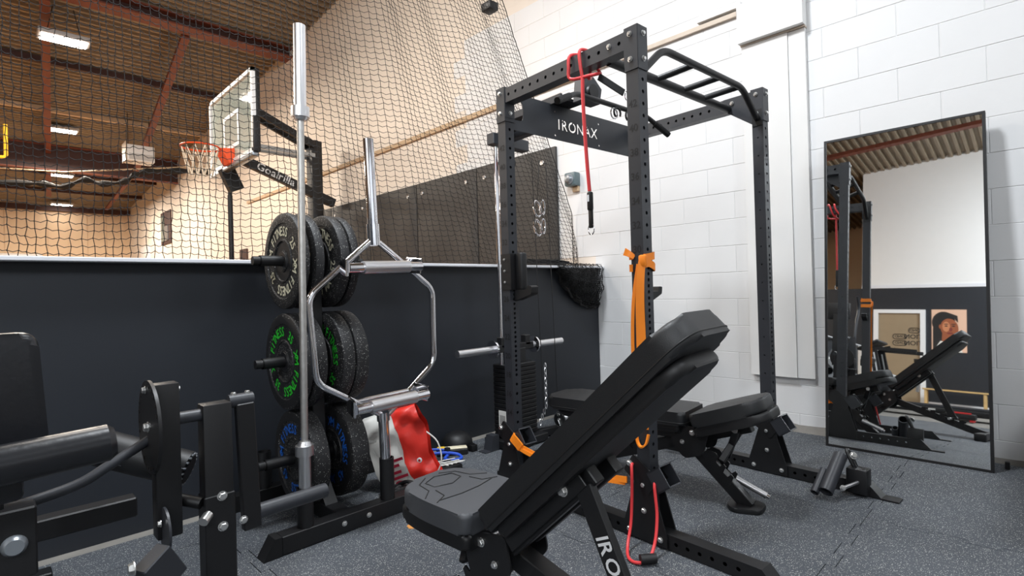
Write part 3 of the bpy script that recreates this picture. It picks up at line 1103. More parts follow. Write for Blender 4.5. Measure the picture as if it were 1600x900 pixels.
# ================================================================== BENCHES
def make_bench(label, hx, hy, az, back_deg, seat_deg, hz=.427, lettered=False, detail=True, seat_m='vinyl_lit'):
    """adjustable bench. local x: from the hinge towards the head end, local y: away to the far side"""
    rz = math.atan2(-math.cos(az), math.sin(az))
    t = thing('weight_bench', label, 'weight bench', (hx, hy, 0), rz)
    a = math.radians(back_deg); ca, sa = math.cos(a), math.sin(a)
    W2 = .15
    # --- back pad: local axes s along the pad, w across, n up
    Tb = axes((0, 0, hz), (ca, 0, sa), (0, 1, 0))
    L = .818
    prof = round_poly([(0, -W2 + .01), (L, -W2), (L, W2), (0, W2 - .01)], [.035, .085, .085, .035], 8)
    pad = MB().prism(prof, -.067, 0, Tb, .018, 4).build('back_pad', 'vinyl', t)
    MB().tube([Tb @ Vector((p[0] - (L / 2) * 0, p[1], -.052)) for p in prof], .0022, 6, closed=True).build('seam', 'plastic_black', pad)
    bk = round_poly([(.03, -W2 + .022), (L - .065, -W2 + .02), (L - .065, W2 - .02), (.03, W2 - .022)], [.02, .06, .06, .02], 6)
    MB().prism(bk, -.102, -.060, Tb, .018, 4).build('back_shell', 'plastic_black', t)
    # steel rails under the back pad
    mb = MB()
    for w in (-.05, .05):
        p0 = Tb @ Vector((-.02, w, -.12)); p1 = Tb @ Vector((.36, w, -.12))
        MB().bar(p0, p1, .04, .05, (0, 0, 1)).build('back_rail', 'powder_dark', t)
    # --- seat
    b = math.radians(seat_deg); cb, sb = math.cos(b), math.sin(b)
    Ts = axes((-.02, 0, hz - .008), (-cb, 0, sb), (0, -1, 0))
    Ls = .33
    sp = round_poly([(0, -W2), (Ls * .55, -W2), (Ls, -.125), (Ls, .125), (Ls * .55, W2), (0, W2)], [.03, .05, .07, .07, .05, .03], 7)
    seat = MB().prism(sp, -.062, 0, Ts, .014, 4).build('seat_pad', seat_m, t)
    # embossed outline pattern near the front of the seat
    if detail:
        hexa = [(Ls * .76 + .055 * math.cos(k * PI / 3) * .8, .062 * math.sin(k * PI / 3) * 1.1) for k in range(6)]
        MB().tube([Ts @ Vector((x, y, .0008)) for x, y in hexa], .0018, 6, closed=True).build('embossed_line', 'plastic_black', seat)
        for sg in (-1, 1):
            pl_ = [(Ls * .40, sg * .135), (Ls * .47, sg * .085), (Ls * .62, sg * .075)]
            MB().tube([Ts @ Vector((x, y, .0006)) for x, y in pl_], .0018, 6).build('embossed_line', 'plastic_black', seat)
            pl_ = [(Ls * .93, sg * .03), (Ls * .84, sg * .08), (Ls * .66, sg * .092), (Ls * .55, sg * .138)]
            MB().tube([Ts @ Vector((x, y, .0006)) for x, y in pl_], .0018, 6).build('embossed_line', 'plastic_black', seat)
        MB().tube([Ts @ Vector((x, y, .0006)) for x, y in ((Ls * .42, -.12), (Ls * .38, -.04), (Ls * .38, .04), (Ls * .42, .12))], .0018, 6).build('embossed_line', 'plastic_black', seat)
    sp2 = round_poly([(.0, -W2 + .005), (Ls * .6, -W2 + .005), (Ls + .012, -.12), (Ls + .012, .12), (Ls * .6, W2 - .005), (0, W2 - .005)], [.02, .05, .06, .06, .05, .02], 6)
    MB().prism(sp2, -.105, -.062, Ts, .012, 3).build('seat_shell', 'plastic_black', t)
    MB().bar(Ts @ Vector((-.02, 0, -.125)), Ts @ Vector((.22, 0, -.125)), .05, .045).build('seat_rail', 'powder_dark', t)
    # --- frame
    piv = Vector((0, 0, hz - .12))
    MB().bar((-.03, 0, hz - .13), (.74, 0, .05), .06, .06).build('spine', 'powder_dark', t)
    MB().bar((.05, 0, hz - .14), (-.25, 0, .012), .05, .06).build('front_leg', 'powder_dark', t)
    MB().prism(round_poly([(-.31, -.05), (-.20, -.09), (-.16, -.05), (-.16, .05), (-.20, .09), (-.31, .05)], .02, 4), .0, .022, None, .005, 2).build('front_foot', 'plastic_black', t)
    MB().bar((.74, -.22, .04), (.74, .22, .04), .06, .06).build('rear_crossbar', 'powder_dark', t)
    for sg in (-1, 1):
        MB().rbox((.74, sg * .225, .034), (.085, .05, .068), .01, 2).build('rear_foot', 'plastic_black', t)
    # hinge cheeks
    for sg in (-1, 1):
        mb = MB().prism(round_poly([(-.10, hz - .085), (.07, hz - .06), (.09, hz - .16), (.02, hz - .23), (-.07, hz - .20)], .02, 4), -.003, .003,
                        axes((0, sg * .085, 0), (1, 0, 0), (0, 0, 1)))
        mb.build('hinge_cheek', 'powder_dark', t)
        bolt(t, (-.02, sg * .089, hz - .10), (0, sg, 0), .011)
        bolt(t, (.03, sg * .089, hz - .15), (0, sg, 0), .009)
    MB().cyl((-.01, -.086, hz - .10), (-.01, .086, hz - .10), .014, 14).build('hinge_pin', 'steel', t)
    # notched ladder on the spine
    lad = []
    n = 5
    for k in range(n):
        x = .30 + k * .075
        lad += [(x, 0), (x + .012, .045), (x + .045, .05), (x + .05, .018), (x + .062, .008)]
    sl = math.atan2(.05 - (hz - .13), .77)
    for sg in (-1, 1):
        Tl = axes((-.03, sg * .034, hz - .13), (math.cos(sl), 0, math.sin(sl)), (-math.sin(sl), 0, math.cos(sl)))
        mb = MB().prism([(.28, -.03), (.70, -.03), (.70, 0.0)] + lad[::-1] + [(.28, .0)], -.003, .003, Tl)
        mb.build('notch_plate', 'powder_dark', t)
    # strut from the back rail to a notch
    s_ = .325
    top = Tb @ Vector((s_, 0, -.125))
    if back_deg > 20:
        bot = Vector((.50, 0, .165))
    else:
        bot = Vector((.40, 0, .2))
    bolt(t, Tb @ Vector((.27, .085, -.105)), (0, 1, 0), .0125)
    for w in (-.083, .083):
        MB().bar(Tb @ Vector((.0, w, -.11)), Tb @ Vector((.34, w, -.11)), .006, .05, (0, 0, 1)).build('rail_cheek', 'powder_dark', t)
    for sg in (-1,):
        yy = sg * .068
        st = MB().bar(top + Vector((0, yy, 0)), bot + Vector((0, yy, 0)), .026, .052, (0, 1, 0) if False else (1, 0, 0)).build('strut', 'powder_dark', t)
        bolt(t, Tb @ Vector((.27, sg * .085, -.105)), (0, sg, 0), .0125)
        if lettered and sg < 0:
            d = (bot - top).normalized()
            yv = Vector((0, -1, 0))
            upv = yv.cross(d)          # reads down the strut
            for ch, st_o in zip('IRONAX', word_steps('IRONAX', .052, .0065)):
                mb = MB()
                add_text(mb, ch, .052, axes(top + d * (.125 + st_o) + Vector((0, yy - .0137, 0)), d, upv))
                mb.build('lettering', 'frame_white', st)
            pass
    MB().cyl(bot + Vector((0, -.11, -.005)), bot + Vector((0, .11, -.005)), .012, 12).build('lock_bar', 'steel', t)
    MB().cyl(bot + Vector((0, -.16, -.005)), bot + Vector((0, -.105, -.005)), .021, 14).build('lock_knob', 'plastic_black', t)
    # seat ladder on the front leg and strut
    Tq = axes((-.10, 0, .20), (-.62, 0, -.78), (-.78, 0, .62))
    for sg in (-1, 1):
        lp = [(-.06, -.02)]
        prof2 = [(-.06, -.03), (.11, -.03), (.12, .0), (.10, .035), (.085, .035), (.085, .012), (.06, .008), (.045, .035), (.03, .035), (.03, .012), (.005, .008), (-.01, .035), (-.03, .035), (-.06, .01)]
        MB().prism(prof2, -.003, .003, Tq @ Matrix.Translation((0, 0, sg * .03))).build('seat_notch_plate', 'powder_dark', t)
        MB().bar(Ts @ Vector((.16, sg * .045, -.125)), Vector((-.14, sg * .045, .215)), .03, .02, (0, 1, 0)).build('seat_strut', 'powder_dark', t)
        bolt(t, Ts @ Vector((.16, sg * .06, -.118)), (0, sg, 0), .011)
    # chrome foot peg at the front
    d = Vector((-.9, 0, -.35)).normalized()
    p0 = Vector((-.17, -.05, .115))
    MB().cyl(p0, p0 + d * .15, .015, 16).build('foot_peg', 'steel', t)
    MB().cyl(p0 + d * .15, p0 + d * .165, .011, 14).build('peg_tip', 'chrome', t)
    return t


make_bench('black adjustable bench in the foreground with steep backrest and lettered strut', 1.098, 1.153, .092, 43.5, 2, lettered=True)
make_bench('black bench inside the power rack with flat backrest and raised seat', 2.49, 1.243, .09 + PI, 0, 19, hz=.44, detail=False, seat_m='vinyl')

# ================================================================== MIRROR
mr = thing('wall_mirror', 'tall black-framed mirror leaning against the white block wall', 'mirror', (3.80, .616, 0))
_l = math.radians(4.75)
MT = axes((3.80, .616, 0), (0, -1, 0), (math.sin(_l), 0, math.cos(_l)))      # z of this frame looks into the room
HW2, MH = .399, 1.975
fw = .014
MB().box((0, MH / 2, -.02), (2 * HW2 - .01, MH - .01, .03), MT).build('back_board', 'plastic_black', mr, True)
MB().b2((-HW2 + fw, fw, -.004), (HW2 - fw, MH - fw, -.002), MT).build('mirror_glass', 'mirror_glass', mr, True)
for lo, hi in (((-HW2, 0, -.04), (-HW2 + fw, MH, .003)), ((HW2 - fw, 0, -.04), (HW2, MH, .003)), ((-HW2 + fw, 0, -.04), (HW2 - fw, fw, .003)), ((-HW2 + fw, MH - fw, -.04), (HW2 - fw, MH, .003))):
    MB().b2(lo, hi, MT).build('frame_bar', 'plastic_black', mr, True)
MB().b2((-.2, MH - .09, -.125), (.2, MH - .03, -.04), MT).build('wall_spacer', 'plastic_black', mr, True)
MB().rbox((3.93, .17, .02), (.03, .02, .04), .003, 1).build('corner_foot', 'plastic_black', mr, True)

# ================================================================== PLATE TREE, PLATES, BARS
PX, PYY = 1.145, 2.52
tree = thing('plate_tree', 'black steel plate tree with pegs and bar holders beside low wall', 'plate rack', (PX, PYY, 0))
MB().rbox((0, 0, .70), (.062, .07, 1.36), .003, 1).build('post', 'powder_dark', tree)
for yy, x0, x1 in ((-.285, -.30, .66), (.33, -.26, .55)):
    MB().rbox(((x0 + x1) / 2, yy, .04), (x1 - x0, .07, .075), .003, 1).build('base_beam', 'powder_dark', tree)
    for xe, sg in ((x0, -1), (x1, 1)):
        MB().prism([(0, 0), (.075, 0), (.028, .078), (0, .078)], -.036, .036, axes((PX + xe, PYY + yy, .0), (sg, 0, 0), (0, 0, 1))).build('foot_cap', 'plastic_black', tree, True)
MB().rbox((0, .02, .04), (.07, .54, .07), .003, 1).build('cross_beam', 'powder_dark', tree)
for bx in (-.03, .09):
    bolt(tree, (bx, -.321, .045), (0, -1, 0), .0095)
mb = MB().prism([(0, 0), (.11, 0), (0, .13)], -.03, .03, axes((PX, PYY - .035, .07), (0, -1, 0), (0, 0, 1)))
mb.build('post_gusset', 'powder_dark', tree, True)
ROWS = (1.215, .745, .285)
for z in ROWS:
    for sg in (-1, 1):
        x0 = sg * .03; x1 = sg * .245
        if sg > 0:
            x1 = .235
        MB().cyl((x0, 0, z), (x1, 0, z), .0245, 20).build('peg', 'powder_dark', tree)
        MB().lathe([(.0245, 0), (.0245, .004), (.02, .006), (.02, -.03)], 20, axes((x1, 0, z), (0, sg, 0), (0, 0, 1)) if False else axes((x1, 0, z), (0, -sg, 0), (0, 0, 1)), True).build('peg_cap', 'plastic_black', tree)
# bar holder tubes
for hx_, hy_, hh in ((-.188, -.285, .17), (.210, -.285, .20), (-.13, .33, .19)):
    MB().pipe((hx_, hy_, .07), (hx_, hy_, .07 + hh), .034, .029, 22).build('bar_holder', 'powder_dark', tree)


def arc_text(mb, s, r, a_mid, size, M, gap):
    """letters on a circle, tops outward, reading clockwise"""
    n = len(s)
    for i, ch in enumerate(s):
        if ch == ' ':
            continue
        a = a_mid - (i - (n - 1) / 2) * gap
        R_ = M @ Matrix.Translation((r * math.cos(a), r * math.sin(a), 0)) @ Matrix.Rotation(a - PI / 2, 4, 'Z')
        vv, ff = text_geo(ch)
        mb.add([(x * size * .95, y * size * 1.1, .0) for x, y in vv], ff, R_)


def make_plate(x, z, th, ink, num, label, grp, turn):
    t = thing('bumper_plate', label, 'weight plate', (x, PYY, z), 0, grp)
    M0 = axes((0, 0, 0), (0, -1, 0), (0, 0, 1))          # z of the frame = -X, the face seen from the gym
    prof = [(.027, -th + .004), (.05, -th + .004), (.05, -th + .01), (.10, -th + .01), (.104, -th), (.21, -th), (.222, -th + .004), (.225, -th + .012),
            (.225, -.012), (.222, -.004), (.212, 0), (.178, 0), (.174, -.006), (.104, -.006), (.101, -.001), (.094, -.001), (.090, -.008), (.052, -.008), (.05, -.003), (.027, -.003), (.027, -th + .004)]
    MB().lathe(prof, 56, M0, False).build('rubber_disc', 'bumper', t)
    MB().lathe([(.0262, -.006), (.0262, -.001), (.044, -.001), (.046, -.004), (.046, -.008)], 32, M0, False).build('hub_ring', 'bumper_hub', t)
    M1 = M0 @ Matrix.Translation((0, 0, -.0035)) @ Matrix.Rotation(turn, 4, 'Z')
    for k in range(2):
        mb = MB()
        arc_text(mb, 'XM FITNESS', .138, PI / 2 + k * PI, .056, M1, .205)
        o = mb.build('lettering', ink, t); o['kind'] = 'stuff'
        mb = MB()
        arc_text(mb, num, .138, k * PI, .056, M1, .2)
        o = mb.build('weight_mark', ink, t); o['kind'] = 'stuff'
    return t


G1 = 'bumper plates on the plate tree'
for x, th, ink, num, row, turn, lab in (
        (1.00, .04, 'ink_white', '25', 0, .55, 'black bumper plate with cream lettering, outermost on top left peg'),
        (1.062, .046, 'ink_white', '25', 0, -.5, 'black bumper plate with cream lettering, inner one on top left peg'),
        (1.18, .052, 'ink_white', '25', 0, -.2, 'black bumper plate with cream lettering, inner one on top right peg'),
        (1.236, .046, 'ink_white', '25', 0, .9, 'rim of outer bumper plate on the top right peg'),
        (.995, .048, 'ink_green', '35', 1, .95, 'black bumper plate with green lettering, outermost on middle left peg'),
        (1.050, .060, 'ink_green', '35', 1, .1, 'black bumper plate behind the green-lettered plate on middle left peg'),
        (1.18, .066, 'ink_green', '35', 1, -.75, 'black bumper plate with green lettering on middle right peg'),
        (1.249, .070, 'ink_green', '35', 1, .3, 'rim of outer thick bumper plate on middle right peg'),
        (1.028, .082, 'ink_blue', '45', 2, .75, 'thick black bumper plate with blue lettering on bottom left peg'),
        (1.215, .092, 'ink_blue', '45', 2, -.85, 'thick black bumper plate with blue lettering on bottom right peg')):
    make_plate(x, ROWS[row], th, ink, num, lab, G1, turn)

# straight barbell standing in its holder
bb = thing('barbell', 'long steel barbell standing upright in front of the plates', 'barbell', (.957, 2.235, .078))
top = Vector((.005, -.06, 2.10))


def on(a):
    return top * a


MB().cyl(on(.02), on(.985), .0145, 18).build('shaft', 'steel_worn', bb)
MB().cyl(on(0), on(.143), .025, 24).build('sleeve', 'steel', bb)
MB().cyl(on(.143), on(.163), .037, 26).build('collar', 'steel', bb)
MB().cyl(on(.163), on(.171), .03, 24, .022).build('collar_ring', 'steel', bb)
MB().cyl(on(.818), on(.838), .037, 26).build('collar', 'steel', bb)
MB().cyl(on(.812), on(.818), .024, 24, .03).build('collar_ring', 'steel', bb)
MB().cyl(on(.838), on(1.0), .025, 24).build('sleeve', 'steel', bb)
for a0, a1 in ((.22, .385), (.60, .78)):
    MB().cyl(on(a0), on(a1), .0149, 18).build('knurled_grip', 'steel_worn', bb)

# hex trap bar standing in its holder
tb = thing('hex_trap_bar', 'chrome hexagonal trap bar standing upright beside the plates', 'trap bar', (1.355, 2.235, .078))
TR = Matrix.Rotation(-.030, 4, 'Y')


def tp(x, z, y=0):
    return TR @ Vector((x, y, z))


MB().cyl(tp(0, 0), tp(0, .40), .0245, 24).build('sleeve', 'chrome', tb)
MB().cyl(tp(0, 1.235), tp(0, 1.70), .0245, 24).build('sleeve', 'chrome', tb)
MB().cyl(tp(0, 1.20), tp(0, 1.30), .030, 24).build('sleeve_collar', 'chrome', tb)
MB().cyl(tp(0, .37), tp(0, .41), .030, 24).build('sleeve_collar', 'chrome', tb)
hexp = [(.012, .385), (-.315, .60), (-.33, .98), (-.012, 1.225)]
hexq = [(.012, .385), (.31, .60), (.325, .98), (.012, 1.225)]
MB().tube(bent([tp(*p) for p in hexp], .05, 6), .0145, 14).build('hex_frame', 'chrome', tb)
MB().tube(bent([tp(*p) for p in hexq], .05, 6), .0145, 14).build('hex_frame', 'chrome', tb)
for zc, sg in ((1.105, 1), (.485, -1)):
    MB().cyl(tp(-.165, zc), tp(.165, zc), .0125, 14).build('flat_handle', 'chrome', tb)
    yo = -.10
    zr = zc - .012
    MB().cyl(tp(-.12, zr, yo), tp(.12, zr, yo), .029, 22).build('raised_grip', 'steel', tb)
    MB().cyl(tp(-.19, zr, yo), tp(.19, zr, yo), .022, 18).build('grip_core', 'chrome', tb)
    for s2 in (-1, 1):
        T5 = Matrix.Translation(Vector((0, 0, 0)))
        p0 = tp(s2 * .175, zc, 0); p1 = tp(s2 * .195, zr, yo)
        MB().bar(p0, p1, .012, .075, (0, 0, 1)).build('grip_bracket', 'chrome', tb)

# ================================================================== LEG MACHINE
LMY = 1.77
lm = thing('leg_extension_machine', 'black plate-loaded leg extension machine at the left edge', 'leg machine', (.30, LMY, 0))


def wl(name, mb, m, par=None):
    return mb.build(name, m, par or lm, True)


wl('fixed_post', MB().rbox((.492, LMY, .37), (.078, .06, .735), .004, 2), 'powder_dark')
wl('post_sleeve', MB().rbox((.492, LMY, .27), (.084, .066, .40), .003, 1), 'powder_dark')
wl('swing_arm', MB().rbox((.365, LMY, .60), (.062, .055, .43), .004, 2), 'powder_dark')
for dz in (.465, .375):
    bolt(lm, (.497, LMY - .033, dz), (0, -1, 0), .0115, world=True)
bolt(lm, (.395, LMY, .795), (1, 0, 0), .008, world=True)
wl('axle', MB().cyl((.39, LMY, .708), (.46, LMY, .708), .018, 16), 'powder')
wl('axle_stub', MB().cyl((.53, LMY, .733), (.60, LMY, .733), .021, 18), 'powder')
for xx in (.545, .585):
    bolt(lm, (xx, LMY, .752), (0, 0, 1), .008, world=True)
wl('lever_arm', MB().bar((.572, LMY - .01, .725), (.585, LMY - .01, .335), .052, .03, (0, 1, 0)), 'powder_dark')
wl('weight_horn', MB().cyl((.60, LMY, .375), (.835, LMY + .01, .375), .024, 22), 'powder')
wl('horn_tip', MB().cyl((.835, LMY + .01, .375), (.838, LMY + .01, .375), .019, 22), 'plastic_black')
bolt(lm, (.555, LMY - .03, .375), (0, -1, 0), .01, world=True)
# indexing disc
dm = axes((.322, LMY - .01, .70), (0, -1, 0), (0, 0, 1))
disc = wl('index_disc', MB().lathe([(.0, -.008), (.128, -.008), (.128, .0), (0, .0)], 44, dm, False), 'powder_dark')
for k in range(20):
    a = .4 + k * .25
    wl('index_hole', MB().cyl(dm @ Vector((.114 * math.cos(a), .114 * math.sin(a), .0)), dm @ Vector((.114 * math.cos(a), .114 * math.sin(a), .0015)), .0048, 8), 'hole_dark', disc)
bolt(lm, (.322, LMY - .01, .70), (-1, 0, 0), .012, m='zinc', world=True)
bolt(lm, (.321, LMY + .01, .80), (-1, 0, 0), .009, world=True)
dm2 = axes((.345, LMY - .05, .42), (0, -1, 0), (0, 0, 1))
wl('cam_disc', MB().lathe([(0, -.006), (.06, -.006), (.06, 0), (0, 0)], 28, dm2, False), 'powder')
bolt(lm, (.338, LMY - .05, .44), (-1, 0, 0), .008, world=True)
wl('pivot_block', MB().bar((.30, LMY - .12, .385), (.345, LMY - .10, .30), .05, .08), 'powder')
bolt(lm, (.262, LMY - .14, .38), (-1, 0, 0), .014, world=True)
wl('foot_tube', MB().cyl((.10, LMY - .22, .262), (.27, LMY - .16, .30), .032, 20), 'vinyl_gloss')
wl('stop_pin', MB().cyl((.44, LMY - .05, .41), (.46, LMY - .03, .42), .014, 14), 'zinc')
wl('stop_bumper', MB().cyl((.40, LMY + .02, .47), (.445, LMY - .02, .455), .017, 14), 'plastic_black')
# frame towards the wall and the left
wl('base_beam', MB().rbox((-.05, LMY + .30, .40), (.78, .06, .06), .004, 1), 'powder_dark')
wl('base_beam', MB().rbox((-.25, 2.62, .035), (.84, .07, .065), .004, 1), 'powder_dark')
wl('base_rail', MB().rbox((-.02, 2.22, .035), (.065, .85, .065), .004, 1), 'powder_dark')
wl('base_rail', MB().rbox((.49, LMY + .10, .034), (.07, .5, .06), .004, 1), 'powder_dark')
wl('base_beam', MB().rbox((.24, LMY + .30, .034), (.55, .06, .06), .004, 1), 'powder_dark')
wl('seat_post', MB().rbox((-.02, LMY - .02, .36), (.10, .10, .70), .004, 1), 'powder_dark')
wl('seat_slide', MB().rbox((.03, LMY - .06, .50), (.11, .075, .16), .004, 1), 'powder_dark')
wl('slide_knob', MB().lathe([(.0, .012), (.017, .012), (.02, .008), (.024, .0), (.024, -.01)], 24, axes((.045, LMY - .10, .50), (1, 0, 0), (0, 0, 1))), 'steel_gray')
wl('post_brace', MB().bar((.0, LMY + .2, .06), (-.02, LMY, .38), .06, .06), 'powder_dark')
wl('tie_rod', MB().tube(smooth_path([(.02, LMY - .03, .565), (.16, LMY - .02, .585), (.24, LMY - .01, .62), (.36, LMY + .02, .675)], 6), .0135, 12), 'powder')
# pads
T6 = axes((-.02, 1.80, .835), (1, 0, 0), (0, 0, 1))
wl('back_pad', MB().prism(round_poly([(-.18, -.14), (.135, -.14), (.118, .145), (-.18, .145)], .035, 6), -.01, .065, T6, .016, 4), 'vinyl_gloss')
wl('thigh_roller', MB().tube([(-.15, 1.55, .705), (-.14, 1.55, .706), (.205, 1.55, .722), (.218, 1.55, .723)], .05, 28, radii=[.036, .044, .042, .032]), 'vinyl_gloss')
wl('roller_bracket', MB().rbox((.0, 1.60, .67), (.12, .06, .09), .012, 2), 'vinyl_gloss')
# ankle roller on the swing arm, capped with ribbed ends
ra = Vector((.25, 1.99, .615)); rb = Vector((.44, 1.87, .53))
wl('ankle_roller', MB().cyl(ra, rb, .053, 26), 'vinyl')
dv = (rb - ra).normalized()
xv, yv, _ = frame_of(dv)
for c in (ra + dv * .075, rb):
    for k in range(18):
        a = 2 * PI * k / 18
        q = c + (xv * math.cos(a) + yv * math.sin(a)) * .047
        wl('roller_stitch', MB().bar(q - dv * .012, q + dv * .006, .006, .012, xv), 'steel_gray')
wl('roller_cap', MB().cyl(rb, rb + dv * .006, .042, 22), 'plastic_black')

# ================================================================== DIVIDER NET
def net_mesh(grid, r, knot=0.0):
    """grid[row][col] of points -> thin three-sided strands, with little knots"""
    mb = MB()
    V_ = mb.v; F_ = mb.f
    rows = len(grid); cols = len(grid[0])
    up = Vector((0, 1, 0))

    def strand(a, b):
        d = b - a
        l = d.length
        if l < 1e-5:
            return
        d /= l
        x = d.cross(up)
        if x.length < 1e-3:
            x = Vector((1, 0, 0))
        x.normalize()
        y = d.cross(x)
        n = len(V_)
        o1 = x * r; o2 = -x * (r * .5) + y * (r * .87); o3 = -x * (r * .5) - y * (r * .87)
        V_.extend((a + o1, a + o2, a + o3, b + o1, b + o2, b + o3))
        F_.extend(((n, n + 1, n + 4, n + 3), (n + 1, n + 2, n + 5, n + 4), (n + 2, n, n + 3, n + 5)))

    for i in range(rows):
        for j in range(cols):
            p = grid[i][j]
            if p is None:
                continue
            if j + 1 < cols and grid[i][j + 1] is not None:
                q = grid[i][j + 1]
                mid = (p + q) / 2 + Vector((0, 0, -.18 * (q - p).length))
                strand(p, mid); strand(mid, q)
            if i + 1 < rows and grid[i + 1][j] is not None:
                strand(p, grid[i + 1][j])
            if knot:
                n = len(V_)
                V_.extend((p + Vector((knot, 0, 0)), p - Vector((knot, 0, 0)), p + Vector((0, knot, 0)), p - Vector((0, knot, 0)), p + Vector((0, 0, knot)), p - Vector((0, 0, knot))))
                F_.extend(((n, n + 2, n + 4), (n + 2, n + 1, n + 4), (n + 1, n + 3, n + 4), (n + 3, n, n + 4), (n + 2, n, n + 5), (n + 1, n + 2, n + 5), (n + 3, n + 1, n + 5), (n, n + 3, n + 5)))
    mb.sm = [False] * len(F_)
    return mb


def sstep(t):
    t = max(0.0, min(1.0, t))
    return t * t * (3 - 2 * t)


net = thing('divider_net', 'black divider netting hanging behind the low black wall', 'netting', (1.2, 3.15, 0))
grid = []
rn = random.Random(3)
NX = 128
for i in range(98):
    z = 4.75 - i * .0365
    row = []
    for j in range(NX):
        xi = -1.5 + 4.67 * j / (NX - 1)
        sh = -.53 * sstep((xi - .9) / 2.3)
        x = xi + sh * (z - 3.457)
        x += .012 * math.sin(xi * 17 + z * .6) + rn.uniform(-.005, .005)
        y = 3.165 + .030 * math.sin(xi * 8.3 + z * .5) + .018 * math.sin(xi * 21 - z)
        zz = z + .010 * math.sin(xi * 9 + 1.3 * z) + rn.uniform(-.005, .005)
        if x > 4.05:
            x = 4.05 - .004 * (j % 3)
        row.append(Vector((x, y, zz)))
    grid.append(row)
o = net_mesh(grid, .0020, .0042).build('net_panel', 'net_black', net, True); o['kind'] = 'stuff'
# border rope down the slanting edge
MB().tube([g[-1] for g in grid], .004, 6).build('border_rope', 'net_black', net, True)


# gathered end hanging over the front of the wall
def bag(u, v, layer):
    x = 3.40 + .64 * u + .04 * v * (1 - u)
    zb = .872 + .34 * (1 - u) ** 2.6 + .05 * max(0, u - .8)
    ztop = 1.262
    z = ztop + (zb - ztop) * v
    y = 2.93 - .10 * math.sin(PI * min(1, v * .9 + .1)) * (.5 + .5 * math.sin(PI * u)) - (.02 if layer else 0)
    if layer:
        y = 2.925 - .03 * math.sin(PI * v)
    y += .012 * math.sin(u * 31 + v * 3 + layer) + .006 * math.sin(v * 26 + u * 9)
    x += .012 * math.sin(v * 12 + u * 20 + layer * 2)
    return Vector((x, y, z))


for layer in (0, 1, 2):
    grid = [[bag((j + .3 * layer) / 30, i / 22, 1 if layer == 1 else 0) + Vector((rn.uniform(-.004, .004), -.012 * layer + rn.uniform(-.004, .004), rn.uniform(-.005, .005))) for j in range(30)] for i in range(23)]
    o = net_mesh(grid, .0019, .0034).build('net_bunch', 'net_black', net, True); o['kind'] = 'stuff'
for off_, rr in ((0, .011), (.016, .009), (-.012, .01), (.03, .007)):
    path = [bag(k / 24, 1.0, 0) + Vector((.006 * math.sin(k * 1.7), -.012 + .012 * math.sin(k * .9 + off_ * 90), off_ + .006 * math.sin(k * 2.3))) for k in range(25)]
    MB().tube(smooth_path(path, 2), rr, 7).build('gathered_hem', 'net_black', net, True)
for k in range(9):
    a = k / 8
    path = [(3.12 + .52 * t / 10 + .012 * math.sin(t * 1.9 + k), 3.06 - .10 * t / 10 - .02 * (k % 3), 1.262 + .018 * abs(math.sin(t * 1.1 + k * .8)) - .05 * max(0, t / 10 - .75) + .006 * (k % 4)) for t in range(11)]
    MB().tube(smooth_path(path, 3), .0055, 6).build('gathered_hem', 'net_black', net, True)
grid = [[Vector((3.10 + .5 * j / 22 + rn.uniform(-.008, .008), 3.10 - .17 * i / 6, 1.25 + .045 * math.sin(PI * i / 6) * abs(math.sin(j * .7)) + .01)) for j in range(23)] for i in range(7)]
o = net_mesh(grid, .0018, .003).build('net_bunch', 'net_black', net, True); o['kind'] = 'stuff'

# far rolled-up curtain slung across the hall
path = [(-3.0, 17.5, 3.75), (.36, 16.6, 3.80), (1.0, 15.9, 3.74), (1.38, 15.55, 3.66), (1.7, 15.2, 3.80), (2.0, 14.95, 3.70), (2.35, 14.6, 3.74), (2.5, 14.4, 3.86), (2.72, 14.23, 3.95), (3.2, 13.7, 3.93), (3.73, 13.2, 3.90), (4.0, 13.0, 3.92)]
sp_ = smooth_path(path, 5)
rc = thing('rolled_curtain', 'dark rolled netting slung across the hall under the roof', 'rolled net', (1.4, 15.5, 3.6))
MB().tube(sp_, .07, 8, radii=[.055 + .025 * math.sin(k * 1.3) for k in range(len(sp_))]).build('roll', 'net_black', rc, True)
MB().tube([(-3.0, 17.5, 4.1), (1.4, 15.6, 4.0), (4.05, 13.0, 4.05)], .018, 6).build('rope', 'wood_strip', rc, True)
MB().tube([(-3.0, 17.5, 4.1), (-3.0, 17.5, 3.75)], .012, 6).build('tie', 'net_black', rc, True)
MB().tube([(4.0, 13.0, 4.05), (4.0, 13.0, 3.9)], .012, 6).build('tie', 'net_black', rc, True)
tag(MB().tube([(.24, 12.6, 3.58), (.33, 12.6, 3.58), (.36, 12.6, 3.62), (.36, 12.6, 4.15)], .03, 8).build('yellow_pipe', 'yellow_pipe'), 'yellow bent pipe hanging at the left edge of the hall', 'pipe')

